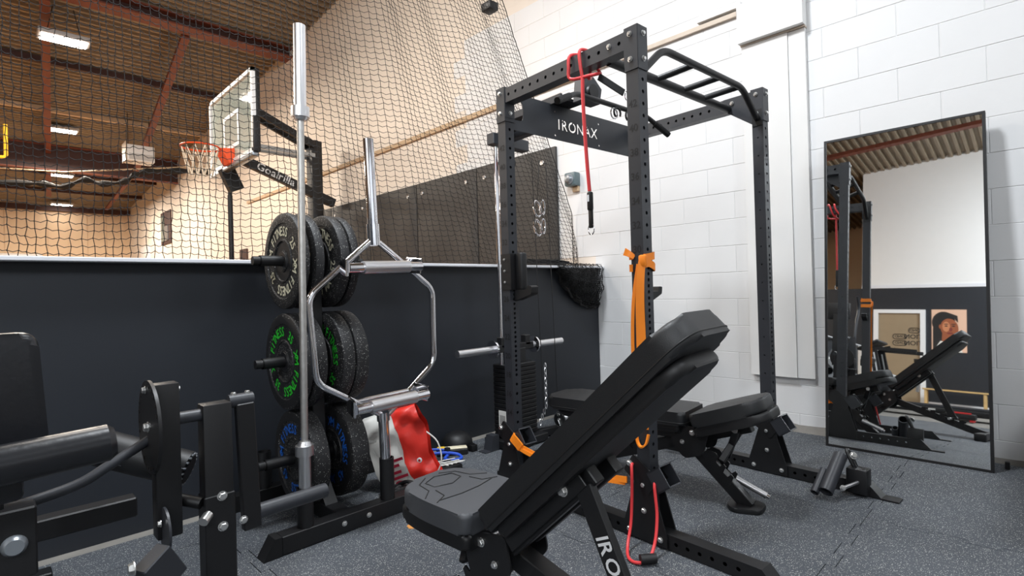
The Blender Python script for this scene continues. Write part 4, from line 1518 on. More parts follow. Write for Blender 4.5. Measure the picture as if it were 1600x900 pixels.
# ================================================================== HALL: PADS, LAMPS, HEATER
for k in range(5):
    y0 = 3.40 + k * 1.19
    t = thing('wall_pad', ['dark grey wall pad nearest the gym, creased at its right edge', 'dark grey wall pad, second from the gym side', 'dark grey wall pad, third from the gym side',
                           'dark grey wall pad, fourth from the gym side', 'dark grey wall pad farthest from the gym'][k], 'wall pad', (WX, y0 + .59, 1.2), 0, 'wall pads along the hall wall')
    # quilted face with sag folds
    n = 18; m_ = 16
    vs_ = []; fs = []
    for a in range(n + 1):
        for b in range(m_ + 1):
            y = y0 + .004 + 1.176 * a / n; z = .05 + 2.41 * b / m_
            e = min(a, n - a, b, m_ - b)
            dx = .055 if e > 0 else .03
            fold = .010 * math.sin((y - y0) * 7 + z * 2.5 + k) * math.sin(z * 1.7 + k * 2)
            vs_.append((WX - .004 - dx - (fold if e > 0 else 0), y, z))
    for a in range(n):
        for b in range(m_):
            i = a * (m_ + 1) + b
            fs.append((i, i + 1, i + m_ + 2, i + m_ + 1))
    mb = MB().add(vs_, fs, None, True)
    mb.build('pad_face', 'pad_gray', t, True, sharp=60)
    MB().b2((WX - .03, y0 + .004, .05), (WX - .004, y0 + 1.18, 2.46)).build('pad_core', 'pad_gray', t, True)
    for yy, zz in ((y0 + .16, 2.32), (y0 + 1.03, 2.32)):
        MB().lathe([(.0, .006), (.012, .006), (.022, .008), (.026, 0)], 16, axes((WX - .06, yy, zz), (0, -1, 0), (0, 0, 1))).build('grommet', 'steel', t, True)

for k, (hx, hy, hz) in enumerate(((0.97, 10.41, 5.0), (1.39, 15.94, 5.0), (1.71, 20.1, 4.72), (2.06, 24.0, 4.42))):
    t = thing('hall_lamp', ['glowing hall lamp nearest the net, largest of the row', 'glowing hall lamp, second from the net', 'glowing hall lamp, third from the net', 'small glowing hall lamp farthest from the net'][k],
              'ceiling lamp', (hx, hy, hz), 0, 'hall lamps under the roof')
    MB().rbox((0, 0, .05), (.62, .36, .07), .015, 2).build('housing', 'lamp_housing', t)
    MB().box((0, 0, .008), (.54, .28, .012)).build('diffuser', 'lamp_glow', t)
    zr = roof_z(hy) - hz
    for sx in (-.2, .2):
        MB().cyl((sx, 0, .08), (sx * .6, 0, zr), .006, 6).build('hanger', 'plastic_black', t)

ht = thing('unit_heater', 'white box heater hanging under the hall roof', 'heater', (2.6, 14.4, 4.15))
MB().rbox((0, 0, .18), (.52, .42, .36), .02, 2).build('casing', 'frame_white', ht)
MB().b2((-.22, -.225, .03), (.22, -.21, .16)).build('grille', 'lamp_housing', ht)
MB().b2((-.28, -.22, 0), (-.262, .22, .42)).build('side_panel', 'wood_strip', ht)
for sx in (-.2, .2):
    MB().cyl((sx, 0, .36), (sx, 0, roof_z(14.4) - 4.15), .008, 6).build('hanger', 'plastic_black', ht)
wlm = thing('wall_lamp', 'small grey wall light behind the net edge', 'wall lamp', (WX, 3.187, 2.05))
MB().rbox((-.05, 0, .04), (.09, .13, .13), .015, 2).build('housing', 'lamp_blue', wlm)
MB().lathe([(0, .04), (.03, .035), (.045, .02), (.05, 0)], 18, axes((-.095, 0, .04), (0, -1, 0), (0, 0, 1))).build('lens', 'steel_gray', wlm)
MB().rbox((-.02, -.02, -.05), (.03, .07, .05), .004, 1).build('bracket', 'wood_strip', wlm)
wb = thing('wall_banner', 'small dark banner low on the hall wall beyond the hoop', 'banner', (WX, 12.3, 1.1))
MB().b2((-.03, -.22, .0), (-.008, .22, 1.0)).build('cloth', 'girder_dark', wb)
MB().b2((-.034, -.2, .05), (-.030, .2, .35)).build('print', 'glass_green', wb)
sg_ = thing('security_camera', 'black camera block at the top above the net', 'camera', (3.17, 3.35, 3.50))
MB().rbox((0, 0, .0), (.10, .12, .07), .01, 2).build('body', 'plastic_black', sg_)
MB().cyl((0, 0, .03), (0, 0, 2.44), .012, 8).build('drop_rod', 'plastic_black', sg_)

# ================================================================== BASKETBALL HOOP
hp = thing('basketball_hoop', 'glass basketball backboard with orange rim on black post', 'basketball hoop', (3.72, 8.0, 0))
bx_, y0, y1, z0, z1 = 2.53, 7.1, 8.88, 2.92, 4.0
MB().b2((bx_ - .006, y0 + .04, z0 + .04), (bx_ + .006, y1 - .04, z1 - .04)).build('glass', 'board_glass', hp, True)
for lo, hi in (((bx_ - .03, y0, z0), (bx_ + .03, y0 + .05, z1)), ((bx_ - .03, y1 - .05, z0), (bx_ + .03, y1, z1)), ((bx_ - .03, y0, z0), (bx_ + .03, y1, z0 + .05)), ((bx_ - .03, y0, z1 - .05), (bx_ + .03, y1, z1))):
    MB().b2(lo, hi).build('frame_bar', 'frame_white', hp, True)
ym = (y0 + y1) / 2
for lo, hi in (((bx_ - .012, ym - .31, 3.13), (bx_ - .007, ym - .26, 3.62)), ((bx_ - .012, ym + .26, 3.13), (bx_ - .007, ym + .31, 3.62)), ((bx_ - .012, ym - .26, 3.57), (bx_ - .007, ym + .26, 3.62)), ((bx_ - .012, ym - .26, 3.13), (bx_ - .007, ym + .26, 3.18))):
    MB().b2(lo, hi).build('target_line', 'frame_white', hp, True)
# padding along the lower edge
MB().rbox((bx_ + .0, ym, z0 - .03), (.09, y1 - y0, .07), .015, 2).build('edge_pad', 'steel_gray', hp, True)
MB().rbox((bx_ + .01, y0 - .012, 3.14), (.09, .045, .46), .012, 2).build('corner_pad', 'plastic_black', hp, True)
MB().rbox((bx_ + .04, y0 - .008, 3.68), (.05, .03, .62), .008, 2).build('edge_bar', 'plastic_black', hp, True)
rim_c = (bx_ - .40, ym, 3.09)
rim = MB().tube([(rim_c[0] + .228 * math.cos(k * PI / 16), rim_c[1] + .228 * math.sin(k * PI / 16), rim_c[2]) for k in range(32)], .011, 8, closed=True).build('rim', 'rim_orange', hp, True)
mb = MB().prism([(0, 0), (.17, .02), (.17, -.19), (.10, -.19)], -.13, .13, axes((bx_ - .18, ym, 3.09), (1, 0, 0), (0, 0, 1)))
mb.build('rim_bracket', 'rim_orange', hp, True)
for k in range(12):
    a0 = k * PI / 6
    for sg in (-1, 1):
        pts_ = []
        for j in range(5):
            rr = .222 - .022 * j; aa = a0 + sg * j * PI / 24 * 1.0 + (sg * .0)
            pts_.append((rim_c[0] + rr * math.cos(aa), rim_c[1] + rr * math.sin(aa), rim_c[2] - .02 - .095 * j))
        MB().tube(pts_, .0065, 5).build('net_cord', 'hoop_net', rim, True)
# post, arms
MB().rbox((3.72, 8.0, 1.72), (.17, .2, 3.44), .01, 2).build('post', 'plastic_black', hp, True)
for yy in (7.9, 8.1):
    MB().bar((bx_ + .04, yy, 3.82), (3.68, yy, 3.36), .05, .10).build('upper_arm', 'plastic_black', hp, True)
    MB().bar((bx_ + .04, yy - .1, 3.18), (3.68, yy, 3.20), .05, .06).build('middle_arm', 'steel_gray', hp, True)
la = MB().bar((bx_ + .04, 7.95, 3.02), (4.0, 7.95, 2.50), .09, .13).build('lower_arm', 'plastic_black', hp, True)
d_ = (Vector((4.0, 7.95, 2.50)) - Vector((bx_ + .04, 7.95, 3.02))).normalized()
for ch, st_o in zip('Goalrilla', word_steps('Goalrilla', .155, .014)):
    mb = MB()
    add_text(mb, ch, .155, axes(Vector((bx_ + .04, 7.95, 3.02)) + d_ * (.28 + st_o) + Vector((0, -.0465, 0)), d_, Vector((-d_.z, 0, d_.x))))
    mb.build('lettering', 'frame_white', la, True)
MB().bar((bx_ + .02, 8.35, 2.93), (bx_ + .16, 8.35, 2.62), .12, .2).build('lower_bracket', 'plastic_black', hp, True)
MB().cyl((2.62, 8.42, 0), (2.62, 8.42, 2.55), .035, 12).build('crank_pole', 'plastic_black', hp, True)
MB().tube(smooth_path([(2.62, 8.42, 2.55), (2.63, 8.42, 2.63), (2.68, 8.42, 2.70)], 4), .03, 10).build('pole_neck', 'plastic_black', hp, True)

# ================================================================== BANDS AND SMALL THINGS
# red resistance cord hung over the top beam
rc_ = thing('resistance_cord', 'red elastic exercise cord looped over the top rack beam', 'resistance cord', rk(0, .27, 1.2), -RK)


def rl(p):
    return Vector(p) - Vector((0, .27, 1.2))


loop = [(-.035, .262, 1.98), (-.044, .268, 2.06), (-.04, .272, 2.112), (-.01, .27, 2.126), (.03, .268, 2.12), (.045, .25, 2.06), (.036, .22, 2.015), (0, .20, 1.998), (-.03, .225, 1.99), (-.042, .33, 2.005), (-.046, .335, 2.06),
        (-.04, .335, 2.108), (-.005, .33, 2.126), (.035, .31, 2.118), (.045, .29, 2.06), (.03, .27, 2.01), (-.02, .24, 1.985)]
MB().tube(smooth_path([rl(p) for p in loop], 4), .0075, 10).build('loop', 'band_red', rc_)
hang = [(-.036, .262, 1.99), (-.040, .260, 1.90), (-.040, .255, 1.75), (-.036, .25, 1.60), (-.031, .245, 1.48)]
MB().tube(smooth_path([rl(p) for p in hang], 4), .0085, 10).build('hanging_cord', 'band_red', rc_)
MB().rbox(rl((-.030, .244, 1.435)), (.022, .026, .085), .008, 2).build('handle_cuff', 'plastic_black', rc_)
MB().rbox(rl((-.028, .244, 1.36)), (.014, .022, .09), .005, 2).build('handle_strap', 'plastic_black', rc_)
MB().rbox(rl((-.043, .244, 1.447)), (.003, .010, .03), .001, 1).build('cuff_label', 'frame_white', rc_)
MB().tube([rl((-.028, .244 + .017 * math.cos(k * PI / 8), 1.31 + .024 * math.sin(k * PI / 8))) for k in range(16)], .0028, 6, closed=True).build('ring', 'chrome', rc_)
st_ = MB().bar(rl((.00, .20, 1.985)), rl((.12, .155, 1.925)), .006, .034, (0, 0, 1)).build('anchor_strap', 'plastic_black', rc_)
MB().tube([rl((.137 + .004 * math.sin(k * PI / 8) + .016 * math.cos(k * PI / 8), .15, 1.915 + .021 * math.sin(k * PI / 8))) for k in range(16)], .0024, 6, closed=True).build('ring', 'chrome', rc_)

# orange band looped on the front upright
ob = thing('flat_orange_band', 'wide orange band looped around front upright', 'resistance band', rk(0, 0, .60), -RK)


def ribbon(mb, pts, w, th, side):
    """flat strip following points; side(i) gives the width direction"""
    n = len(pts)
    vs_ = []
    for i, p in enumerate(pts):
        t = (pts[min(i + 1, n - 1)] - pts[max(i - 1, 0)]).normalized()
        s_ = Vector(side(i / (n - 1))).normalized()
        s_ = (s_ - t * s_.dot(t)).normalized()
        nn = t.cross(s_)
        ww = w(i / (n - 1)) if callable(w) else w
        vs_ += [p + s_ * ww / 2 + nn * th / 2, p - s_ * ww / 2 + nn * th / 2, p - s_ * ww / 2 - nn * th / 2, p + s_ * ww / 2 - nn * th / 2]
    fs = []
    for i in range(n - 1):
        for k in range(4):
            l = (k + 1) % 4
            fs.append((4 * i + k, 4 * i + l, 4 * i + 4 + l, 4 * i + 4 + k))
    fs.append((3, 2, 1, 0)); fs.append((4 * n - 4, 4 * n - 3, 4 * n - 2, 4 * n - 1))
    mb.add(vs_, fs, None, True)
    return mb


def ol(p):
    return Vector(p) - Vector((0, 0, .60))


q = .036
for zt, zb, nm in ((1.175, 1.165, 'upper_turn'), (1.125, 1.138, 'lower_turn')):
    ring = [(-q, -q, zb), (0.0, -q - .001, zb + .004), (q, -q, zt), (q, 0, zt), (q, q, zt), (0, q, zt), (-q, q, zt), (-q, .02, zt)]
    ribbon(MB(), smooth_path([ol(p) for p in ring], 4), .03, .003, lambda t: (0, 0, 1)).build(nm, 'band_orange', ob)
MB().rbox(ol((-.036, -.03, 1.152)), (.02, .036, .05), .008, 2).build('knot', 'band_orange', ob)
ribbon(MB(), smooth_path([ol(p) for p in ((-.032, .015, 1.17), (-.048, .03, 1.185), (-.05, .05, 1.195))], 4), lambda t: .02 + .012 * t, .003, lambda t: (0, .2, 1)).build('loose_end', 'band_orange', ob)
tail = [(-.042, -.03, 1.15), (-.048, -.024, 1.08), (-.05, -.02, .98), (-.05, -.02, .86), (-.052, -.022, .74), (-.053, -.02, .60), (-.052, -.018, .47)]
ribbon(MB(), smooth_path([ol(p) for p in tail], 4), lambda t: .030 + .016 * t, .003, lambda t: (-.35, 1, 0)).build('tail', 'band_orange', ob)
tail = [(-.041, -.01, 1.14), (-.048, .012, 1.0), (-.049, .022, .85), (-.050, .02, .72), (-.051, .012, .58), (-.051, .0, .46)]
ribbon(MB(), smooth_path([ol(p) for p in tail], 4), .014, .003, lambda t: (-.3, 1, 0)).build('tail', 'band_orange', ob)
ribbon(MB(), smooth_path([ol(p) for p in ((-.050, .016, .44), (-.056, .006, .412), (-.060, -.012, .398), (-.052, -.03, .412), (-.044, -.038, .45))], 5), .012, .007, lambda t: (1, 0, .2)).build('tail_loop', 'band_orange', ob)

# orange band hooked low around the front post and the left rear bracket
lb2 = thing('low_orange_band', 'orange band stretched low from front upright to the left rear upright', 'resistance band', rk(-.05, .4, 0), -RK)


def l2(p):
    return Vector(p) - Vector((-.05, .4, .12))


ribbon(MB(), smooth_path([l2(p) for p in ((-.045, .075, .36), (-.05, .17, .348), (-.055, .30, .338), (-.055, .46, .335), (-.05, .62, .345), (-.046, .74, .362))], 4), lambda t: .026, .006, lambda t: (.2, 0, 1)).build('strand', 'band_orange', lb2)
ribbon(MB(), smooth_path([l2(p) for p in ((-.045, .085, .345), (-.06, .20, .335), (-.065, .36, .326), (-.058, .62, .338), (-.05, .745, .352))], 4), lambda t: .018, .006, lambda t: (.2, 0, 1)).build('strand', 'band_orange', lb2)
ribbon(MB(), smooth_path([l2(p) for p in ((-.052, .735, .36), (-.056, .765, .385), (-.056, .79, .40), (-.045, .805, .405))], 4), .045, .008, lambda t: (.1, -.5, .7)).build('hooked_end', 'band_orange', lb2)
lb3 = thing('twisted_orange_band', 'twisted orange band running behind the bench to right upright', 'resistance band', rk(1.08, .35, 0), -RK)


def l3(p):
    return Vector(p) - Vector((1.08, .35, .09))


for ph in (0, PI):
    ribbon(MB(), [l3((1.09 - .10 * t / 20 + .004 * math.cos(t * .9 + ph), .07 + .55 * t / 20, .345 - .05 * t / 20 + .012 * math.sin(t * .9 + ph))) for t in range(21)], .022, .005, lambda t, ph=ph: (math.cos(t * 7 + ph), 0, math.sin(t * 7 + ph) + 1.2)).build('strand', 'band_orange', lb3)

# red tube loop hanging from the low bracket
rt = thing('red_tube_loop', 'red tube band drooping in a loop at the front upright foot', 'resistance band', rk(-.08, -.02, 0), -RK)


def r3(p):
    return Vector(p) - Vector((-.08, -.02, 0))


pth = [(-.03, .05, .31), (-.05, .045, .308), (-.064, .035, .27), (-.075, .03, .18), (-.10, .02, .09), (-.15, .0, .03), (-.20, -.04, .010), (-.21, -.085, .010), (-.17, -.11, .016), (-.11, -.10, .06), (-.07, -.085, .14), (-.055, -.07, .21), (-.045, -.06, .25), (-.02, -.05, .27)]
MB().tube(smooth_path([r3(p) for p in pth], 5), .0062, 10).build('tube', 'band_red', rt)
MB().cyl(r3((-.20, -.095, .022)), r3((-.15, -.13, .022)), .018, 14).build('stopper', 'plastic_black', rt)

# landmine socket lying at the end of the right runner
lmn = thing('landmine_attachment', 'black steel landmine tube fitting standing at the right runner end', 'landmine', rk(RW - .06, -.47, 0), -RK)


def ln(p):
    return Vector(p)


MB().pipe((-.165, .115, .045), (0.0, .10, .185), .031, .026, 26).build('swivel_tube', 'powder', lmn)
MB().pipe((-.165, .165, .028), (-.06, .155, .115), .019, .015, 20).build('side_tube', 'powder', lmn)
MB().cyl((-.10, .06, .06), (.0, .02, .075), .008, 14).build('pivot', 'steel', lmn)
MB().rbox((.02, .03, .075), (.07, .09, .12), .006, 2).build('pivot_block', 'powder_dark', lmn)
MB().tube([(.03 + .014 * math.cos(k * PI / 8), .06 + .02 * math.sin(k * PI / 8), .165 + .045 * math.sin(k * PI / 8)) for k in range(16)], .010, 8, closed=True).build('yoke', 'powder_dark', lmn)
bolt(lmn, (.02, .05, .19), (-.6, -.6, .4), .014)
bolt(lmn, (-.10, .062, .06), (-.7, -.6, .1), .011)

# ================================================================== BAG AND CLUTTER BY THE LOW WALL
bagc = Vector((1.60, 2.475, .215))
bg = thing('tote_bag', 'red and white shopping bag lying on its side behind the trap bar', 'bag', (1.60, 2.475, 0))
_rt = Vector((.707, -.707, 0))
va = (_rt * .955 + Vector((0, 0, .30))).normalized()          # towards the opening
vc = Vector((-.707, -.707, 0))                                 # towards the camera side
vb = vc.cross(va)
bgr = random.Random(5)


def bag_pt(u, v, grow=0.0):
    """u 0..1 from the bag bottom to its opening, v angle round"""
    hw = .215 - .012 * u; ht = (.085 - .045 * u * u) + grow
    ex = .55
    c, s = math.cos(v), math.sin(v)
    b_ = math.copysign(abs(c) ** ex, c) * hw
    t_ = math.copysign(abs(s) ** ex, s) * ht
    t_ += .012 * math.sin(b_ * 38 + u * 9) * (1 if s > 0 else .3) * u + .008 * math.sin(b_ * 70 - u * 14)
    return bagc + va * ((u - .5) * .30 + .012 * math.sin(b_ * 22) * u) + vb * b_ + vc * t_


def bag_part(u0, u1, n, m_, grow=0.0):
    vs_ = []; fs = []
    for i in range(n + 1):
        for k in range(m_):
            vs_.append(bag_pt(u0 + (u1 - u0) * i / n, 2 * PI * k / m_, grow))
    for i in range(n):
        for k in range(m_):
            l = (k + 1) % m_
            fs.append((i * m_ + k, (i + 1) * m_ + k, (i + 1) * m_ + l, i * m_ + l))
    mb = MB().add(vs_, fs, None, True)
    if u0 == 0:
        mb.f.append(list(range(m_))); mb.sm.append(True)
    return mb


bag_part(0, .56, 12, 56).build('body', 'bag_white', bg, True, sharp=70)
bag_part(.55, 1.0, 10, 56, .002).build('band', 'bag_red', bg, True, sharp=70)
MB().lathe([(0, .004), (.008, .004), (.013, .003), (.014, 0)], 16, axes(bag_pt(.80, PI / 2 + .18) + vc * .004, va, vb)).build('snap', 'frame_white', bg, True)
MB().lathe([(0, .005), (.007, .005)], 12, axes(bag_pt(.80, PI / 2 + .18) + vc * .005, va, vb)).build('snap_stud', 'bag_red', bg, True)
# lettering runs down the bag, tops towards the opening
txd = -vb
k0 = .03
for ch, adv in (('l', .045), ('u', .045), ('l', .042), ('e', .05)):
    mb = MB()
    vv, ff = text_geo(ch)
    ctr = k0
    M_ = axes(bagc - va * .035 + txd * ctr + vc * .103, txd, va)
    mb.add([(x * .12, y * .12, 0) for x, y in vv], ff, M_)
    mb.build('lettering', 'bag_ink', bg, True)
    k0 += adv
pts_ = [bagc + va * .15 + vb * .05 + vc * .02, bagc + va * .20 + vb * -.02 + vc * .05, bagc + va * .19 + vb * -.12 + vc * .06, bagc + va * .13 + vb * -.19 + vc * .05]
MB().tube(smooth_path(pts_, 6), .004, 8).build('drawstring', 'cord_white', bg, True)

t = thing('rubber_dome', 'black rubber dome on the floor against the low wall', 'rubber dome', (2.26, 2.83, 0))
MB().lathe([(.105, 0), (.108, .02), (.10, .055), (.078, .085), (.045, .102), (0, .108)], 28).build('shell', 'plastic_black', t)
MB().lathe([(.0, 0), (.115, 0), (.118, .008), (.108, .014)], 28).build('rim', 'powder_dark', t)
t = thing('label_strip', 'yellow and cream paper tag lying in front of the black dome', 'paper tag', (2.13, 2.72, 0))
MB().rbox((0.02, 0, .045), (.15, .05, .010), .003, 1, Matrix.Rotation(-.55, 4, 'Z')).build('tag', 'tag_cream', t)
MB().rbox((-.07, 0.0, .046), (.05, .055, .014), .004, 1, Matrix.Rotation(-.55, 4, 'Z')).build('tag_end', 'tag_yellow', t)
MB().rbox((0.0, .0, .02), (.20, .05, .040), .006, 1, Matrix.Rotation(-.55, 4, 'Z')).build('box', 'powder_dark', t)
t = thing('rubber_block', 'small black rubber cube beside the paper tag', 'rubber block', (2.27, 2.68, 0))
MB().rbox((0, 0, .022), (.045, .045, .044), .006, 2).build('cube', 'plastic_black', t)
MB().cyl((0, 0, .04), (0, 0, .05), .012, 12).build('plug', 'powder_dark', t)
t = thing('blue_cord', 'coiled blue exercise cord on the floor beside the bag', 'cord', (2.03, 2.68, 0))
MB().tube(smooth_path([(-.16, .10, .02), (-.08, .05, .04), (.0, .0, .045), (.07, -.05, .03), (.06, -.10, .018), (.0, -.09, .018), (-.02, -.04, .02), (.03, -.01, .03)], 6), .0095, 10).build('cord', 'cord_blue', t)
MB().tube(smooth_path([(-.14, .12, .035), (-.05, .07, .06), (.02, .02, .055)], 6), .008, 10).build('cord', 'cord_blue', t)
MB().rbox((.03, 0, .05), (.03, .035, .045), .008, 2).build('clip', 'powder_dark', t)
t = thing('white_netting', 'white cord and lattice strap crumpled beside the red bag', 'strap', (1.90, 2.50, 0))
for k in range(5):
    MB().bar((-.06 + .03 * k, .06, .05 - .004 * k), (-.01 + .03 * k, -.05, .05), .008, .004).build('strap', 'cord_white', t)
for k in range(3):
    MB().bar((-.06, .05 - .04 * k, .055), (.10, .03 - .04 * k, .05), .008, .004).build('strap', 'cord_white', t)
MB().tube(smooth_path([(-.05, .04, .05), (-.09, -.02, .09), (-.10, -.06, .04), (-.06, -.08, .02), (.0, -.06, .03)], 6), .004, 8).build('cord', 'cord_white', t)
MB().rbox((0, 0, .022), (.17, .13, .044), .012, 2).build('pouch', 'plastic_black', t)
t = thing('strap_heap', 'heap of dark straps with an orange end on the floor by the trap bar', 'straps', (1.50, 2.345, 0))
for k in range(7):
    a = k * .9
    MB().tube(smooth_path([(.12 * math.cos(a), .07 * math.sin(a), .015 + .008 * k), (.04 * math.cos(a + .8), .05 * math.sin(a + .8), .05 + .005 * k), (.11 * math.cos(a + 2.2), .06 * math.sin(a + 2.2), .018 + .006 * k)], 5), .010, 8).build('strap', 'plastic_black', t)
ribbon(MB(), smooth_path([Vector(p) for p in ((-.02, -.08, .012), (.03, -.10, .02), (.09, -.10, .028), (.14, -.07, .02))], 5), .018, .005, lambda t_: (0, .4, 1)).build('orange_end', 'band_orange', t)
tag(MB().prism(round_poly([(1.33, 2.02), (1.37, 2.0), (1.40, 2.03), (1.37, 2.06), (1.34, 2.06)], .012, 3), .0004, .0024).build('floor_scrap', 'stain_orange'), 'small orange scrap on the rubber floor near the plate tree', 'scrap')

# ================================================================== SEEN IN THE MIRROR
dd = MB().b2((BX, 2.19, -.01), (BX + .03, 3.14, 2.24)).build('door_3', 'door_tan'); struct(dd)
for lo, hi in (((BX + .0, 2.09, -.01), (BX + .07, 2.19, 2.33)), ((BX + .0, 3.05, -.01), (BX + .07, 3.15, 2.33)), ((BX, 2.19, 2.24), (BX + .07, 3.05, 2.33))):
    MB().b2(lo, hi).build('door_frame', 'frame_white', dd)
for z in (1.50, 1.66):
    mb = MB(); add_text(mb, 'TION', .15, axes((BX + .032, 2.33, z), (0, 1, 0), (0, 0, 1))); mb.build('lettering', 'ink', dd)
    mb = MB(); add_text(mb, 'OND', .09, axes((BX + .032, 2.60, z), (0, 1, 0), (0, 0, 1))); mb.build('lettering', 'ink', dd)
    MB().tube([(BX + .034, 2.60 + x, z + y) for x, y in round_poly([(-.14, -.06), (.14, -.06), (.14, .06), (-.14, .06)], .059, 6)], .008, 6, closed=True).build('pill_outline', 'ink', dd)
MB().tube([(BX + .034, 2.30 + x, 1.82 + y) for x, y in round_poly([(-.10, -.06), (.12, -.06), (.12, .06), (-.10, .06)], .059, 6)], .008, 6, closed=True).build('pill_outline', 'ink', dd)
mb = MB(); add_text(mb, 'OND', .09, axes((BX + .032, 2.30, 1.82), (0, 1, 0), (0, 0, 1))); mb.build('lettering', 'ink', dd)
MB().lathe([(0, .06), (.03, .05), (.03, .03), (.012, .02), (.012, 0)], 16, axes((BX + .03, 3.0, 1.0), (0, 1, 0), (0, 0, 1))).build('door_knob', 'steel', dd)

# poster: portrait of a woman with braided hair, as flat print
po = thing('poster', 'portrait poster of a person with braided hair on dark wall in the mirror', 'poster', (BX + .01, 1.65, 1.33))


def prn(name, poly, m, k):
    MB().prism([(a, b) for a, b in poly], 0, .0012, axes((.004 + .0013 * k, 0, 0), (0, 1, 0), (0, 0, 1))).build(name, m, po)


def ell(cx_, cz_, a, b, n=22, rot=0.0):
    return [(cx_ + a * math.cos(t * 2 * PI / n) * math.cos(rot) - b * math.sin(t * 2 * PI / n) * math.sin(rot), cz_ + a * math.cos(t * 2 * PI / n) * math.sin(rot) + b * math.sin(t * 2 * PI / n) * math.cos(rot)) for t in range(n)]


prn('sheet', [(-.325, 0), (.325, 0), (.325, 1.01), (-.325, 1.01)], 'poster_peach', 0)
prn('hair', ell(.10, .70, .22, .26), 'ink', 1)
prn('braids', [(.30, .05), (.12, .10), (.10, .60), (.26, .75), (.30, .55)], 'ink', 2)
prn('neck', [(.14, .18), (-.08, .18), (-.05, .45), (.12, .50)], 'skin_print', 3)
prn('shirt', [(.30, .0), (-.25, .0), (-.16, .20), (.16, .26)], 'paper', 4)
prn('face', ell(-.01, .57, .165, .225, 26, -.12), 'skin_print', 5)
prn('cheek', ell(.05, .60, .07, .12), 'skin_print_light', 6)
prn('hairline', [(.17, .72), (.06, .79), (-.10, .80), (-.17, .70), (-.16, .86), (.0, .93), (.17, .88)], 'ink', 7)
for ex in (-.085, .05):
    prn('eye', ell(ex, .615, .032, .014), 'ink', 8)
    prn('brow', ell(ex, .66, .045, .010), 'ink', 8)
prn('nose', ell(-.035, .535, .03, .045), 'lip_print', 8)
prn('mouth', ell(-.02, .445, .06, .022), 'lip_print', 8)
prn('ear', ell(.165, .60, .022, .05), 'skin_print', 8)

# slim wooden bench in front of the dark wall
wbn = thing('wooden_bench', 'narrow pale wooden bench by the dark wall in the mirror', 'bench', (BX + .35, 1.52, 0))
MB().rbox((0, 0, .43), (.26, 1.16, .035), .004, 1).build('seat', 'wood_pale', wbn)
for yy in (-.52, .52):
    for xx in (-.09, .09):
        MB().rbox((xx, yy, .21), (.05, .05, .41), .004, 1).build('leg', 'wood_pale', wbn)
MB().rbox((.09, 0, .06), (.03, .98, .04), .004, 1).build('rail', 'wood_pale', wbn)

# treadmill
tm = thing('treadmill', 'black treadmill with side rails seen in the mirror', 'treadmill', (-3.2, 1.3, 0))
MB().rbox((0, 0, .11), (.70, 1.75, .10), .02, 2).build('deck', 'plastic_black', tm)
MB().box((0, -.05, .165), (.48, 1.55, .008)).build('belt', 'net_black', tm)
for sx in (-.31, .31):
    MB().rbox((sx, -.05, .17), (.08, 1.6, .03), .008, 1).build('side_rail', 'powder', tm)
    MB().bar((sx, .62, .16), (sx, .78, 1.02), .06, .11, (0, 1, 0)).build('upright', 'plastic_black', tm)
    MB().bar((sx, .80, 1.02), (sx, .18, .995), .05, .06).build('handrail', 'plastic_black', tm)
    MB().bar((sx + .036, .66, .35), (sx + .036, .755, .95), .004, .02, (0, 1, 0)).build('light_strip', 'frame_white', tm)
MB().rbox((0, .70, .20), (.66, .36, .16), .03, 2).build('motor_hood', 'plastic_black', tm)
MB().rbox((0, .84, 1.07), (.74, .34, .05), .015, 2, Matrix.Translation((0, .84, 1.07)) @ Matrix.Rotation(-.5, 4, 'X') @ Matrix.Translation((0, -.84, -1.07))).build('console', 'plastic_black', tm)
MB().box((.353, .2, .12), (.004, .5, .025)).build('side_label', 'paper', tm)
MB().box((.353, .69, .62), (.006, .05, .02)).build('warning_label', 'tag_yellow', tm)
for sx in (-.3, .3):
    MB().rbox((sx, -.82, .04), (.08, .10, .07), .01, 1).build('foot', 'plastic_black', tm)
    MB().rbox((sx, .80, .04), (.08, .10, .07), .01, 1).build('foot', 'plastic_black', tm)
t = thing('red_step', 'low black step with a red edge beside the treadmill', 'step', (-2.55, .92, 0))
MB().rbox((0, 0, .07), (.28, .34, .08), .015, 2).build('deck', 'plastic_black', t)
MB().rbox((.143, 0, .12), (.02, .26, .022), .005, 1).build('edge', 'bar_red', t)
for yy in (-.13, .13):
    MB().rbox((0, yy, .018), (.26, .05, .036), .004, 1).build('foot', 'bar_red', t)

# exercise bike
bk_ = thing('exercise_bike', 'white and black exercise bike seen behind the treadmill in the mirror', 'exercise bike', (-5.2, 1.95, 0))
MB().lathe([(0, -.05), (.22, -.05), (.24, -.03), (.24, .03), (.22, .05), (0, .05)], 30, axes((0, .30, .42), (0, 1, 0), (0, 0, 1))).build('flywheel_cover', 'frame_white', bk_)
MB().bar((0, .30, .40), (0, -.20, .55), .07, .12).build('frame_tube', 'frame_white', bk_)
MB().bar((0, -.15, .35), (0, -.24, .92), .05, .05, (0, 1, 0)).build('seat_post', 'steel', bk_)
MB().prism(round_poly([(-.05, .14), (.05, .14), (.12, -.12), (-.12, -.12)], .04, 4), .92, .98, Matrix.Translation((0, -.24, 0)), .015, 2).build('saddle', 'plastic_black', bk_)
MB().bar((0, .32, .5), (0, .42, 1.1), .06, .06, (0, 1, 0)).build('stem', 'plastic_black', bk_)
MB().tube(smooth_path([(-.24, .24, 1.18), (-.2, .42, 1.14), (0, .44, 1.12), (.2, .42, 1.14), (.24, .24, 1.18)], 5), .016, 10).build('handlebar', 'plastic_black', bk_)
for yy in (-.45, .55):
    MB().rbox((0, yy, .04), (.5, .08, .07), .01, 2).build('foot', 'powder_dark', bk_)
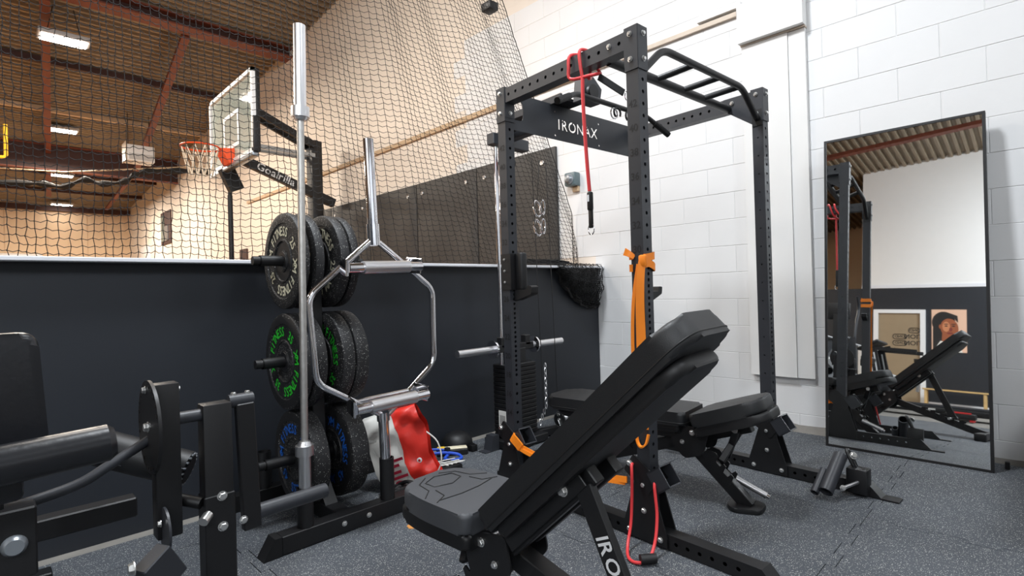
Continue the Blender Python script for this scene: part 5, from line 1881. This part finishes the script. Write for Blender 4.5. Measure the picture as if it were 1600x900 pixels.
MB().rbox((0, .05, .08), (.08, 1.0, .06), .006, 1).build('base', 'powder_dark', bk_)
MB().bar((.08, 0, .36), (.08, .1, .24), .02, .03, (1, 0, 0)).build('crank', 'steel', bk_)
MB().rbox((.13, .1, .24), (.09, .06, .03), .006, 1).build('pedal', 'plastic_black', bk_)

# elliptical trainer
et = thing('elliptical_trainer', 'grey elliptical trainer with curved handles seen at mirror left', 'elliptical', (-1.95, 2.32, 0), PI / 2)
MB().prism(round_poly([(-.45, .12), (.42, .12), (.40, .62), (.05, .95), (-.30, .80)], .08, 5), -.12, .12, axes((0, 0, 0), (0, 1, 0), (0, 0, 1)), .03, 2).build('shroud', 'steel_gray', et)
MB().cyl((.121, .0, .48), (.14, .0, .48), .13, 26).build('wheel', 'plastic_black', et)
MB().cyl((.14, .0, .48), (.15, .0, .48), .05, 20).build('hub', 'chrome', et)
MB().bar((0, -.30, .5), (0, -.25, 1.45), .08, .08, (0, 1, 0)).build('mast', 'plastic_black', et)
MB().rbox((0, -.24, 1.5), (.36, .08, .26), .02, 2).build('console', 'plastic_black', et)
for sx in (-.24, .24):
    MB().tube(smooth_path([(sx, -.10, 1.75), (sx, -.02, 1.55), (sx, -.16, 1.30), (sx, -.24, 1.0), (sx, -.15, .5), (sx, .0, .3)], 6), .02, 10).build('moving_handle', 'powder', et)
    MB().bar((sx, -.1, .28), (sx, .75, .22), .05, .05).build('foot_arm', 'steel_gray', et)
    MB().rbox((sx, .25, .32), (.16, .36, .05), .012, 2).build('foot_tray', 'plastic_black', et)
MB().rbox((0, .15, .05), (.1, 1.5, .08), .01, 1).build('base', 'plastic_black', et)
for yy in (-.55, .85):
    MB().rbox((0, yy, .04), (.6, .09, .08), .01, 1).build('foot', 'plastic_black', et)
tag(MB().rbox((-6.2, 2.75, .62), (.04, .5, 1.26), .01, 2).build('white_board', 'frame_white'), 'plain white panel standing behind the elliptical in the mirror', 'panel')

# unseen dark box, added right of the frame to shade the floor corner
t = thing('shade_box', 'unseen black box added beside the mirror to shade the floor corner', 'shadow blocker', (3.35, -.40, 0))
MB().rbox((0, 0, .25), (1.2, .62, .48), .01, 2).build('body', 'plastic_black', t)
MB().rbox((0, 0, .505), (1.22, .64, .03), .006, 1).build('lid', 'powder_dark', t)
MB().tube([(-.08, .315, .40), (-.08, .345, .40), (.08, .345, .40), (.08, .315, .40)], .008, 8).build('handle', 'steel', t)
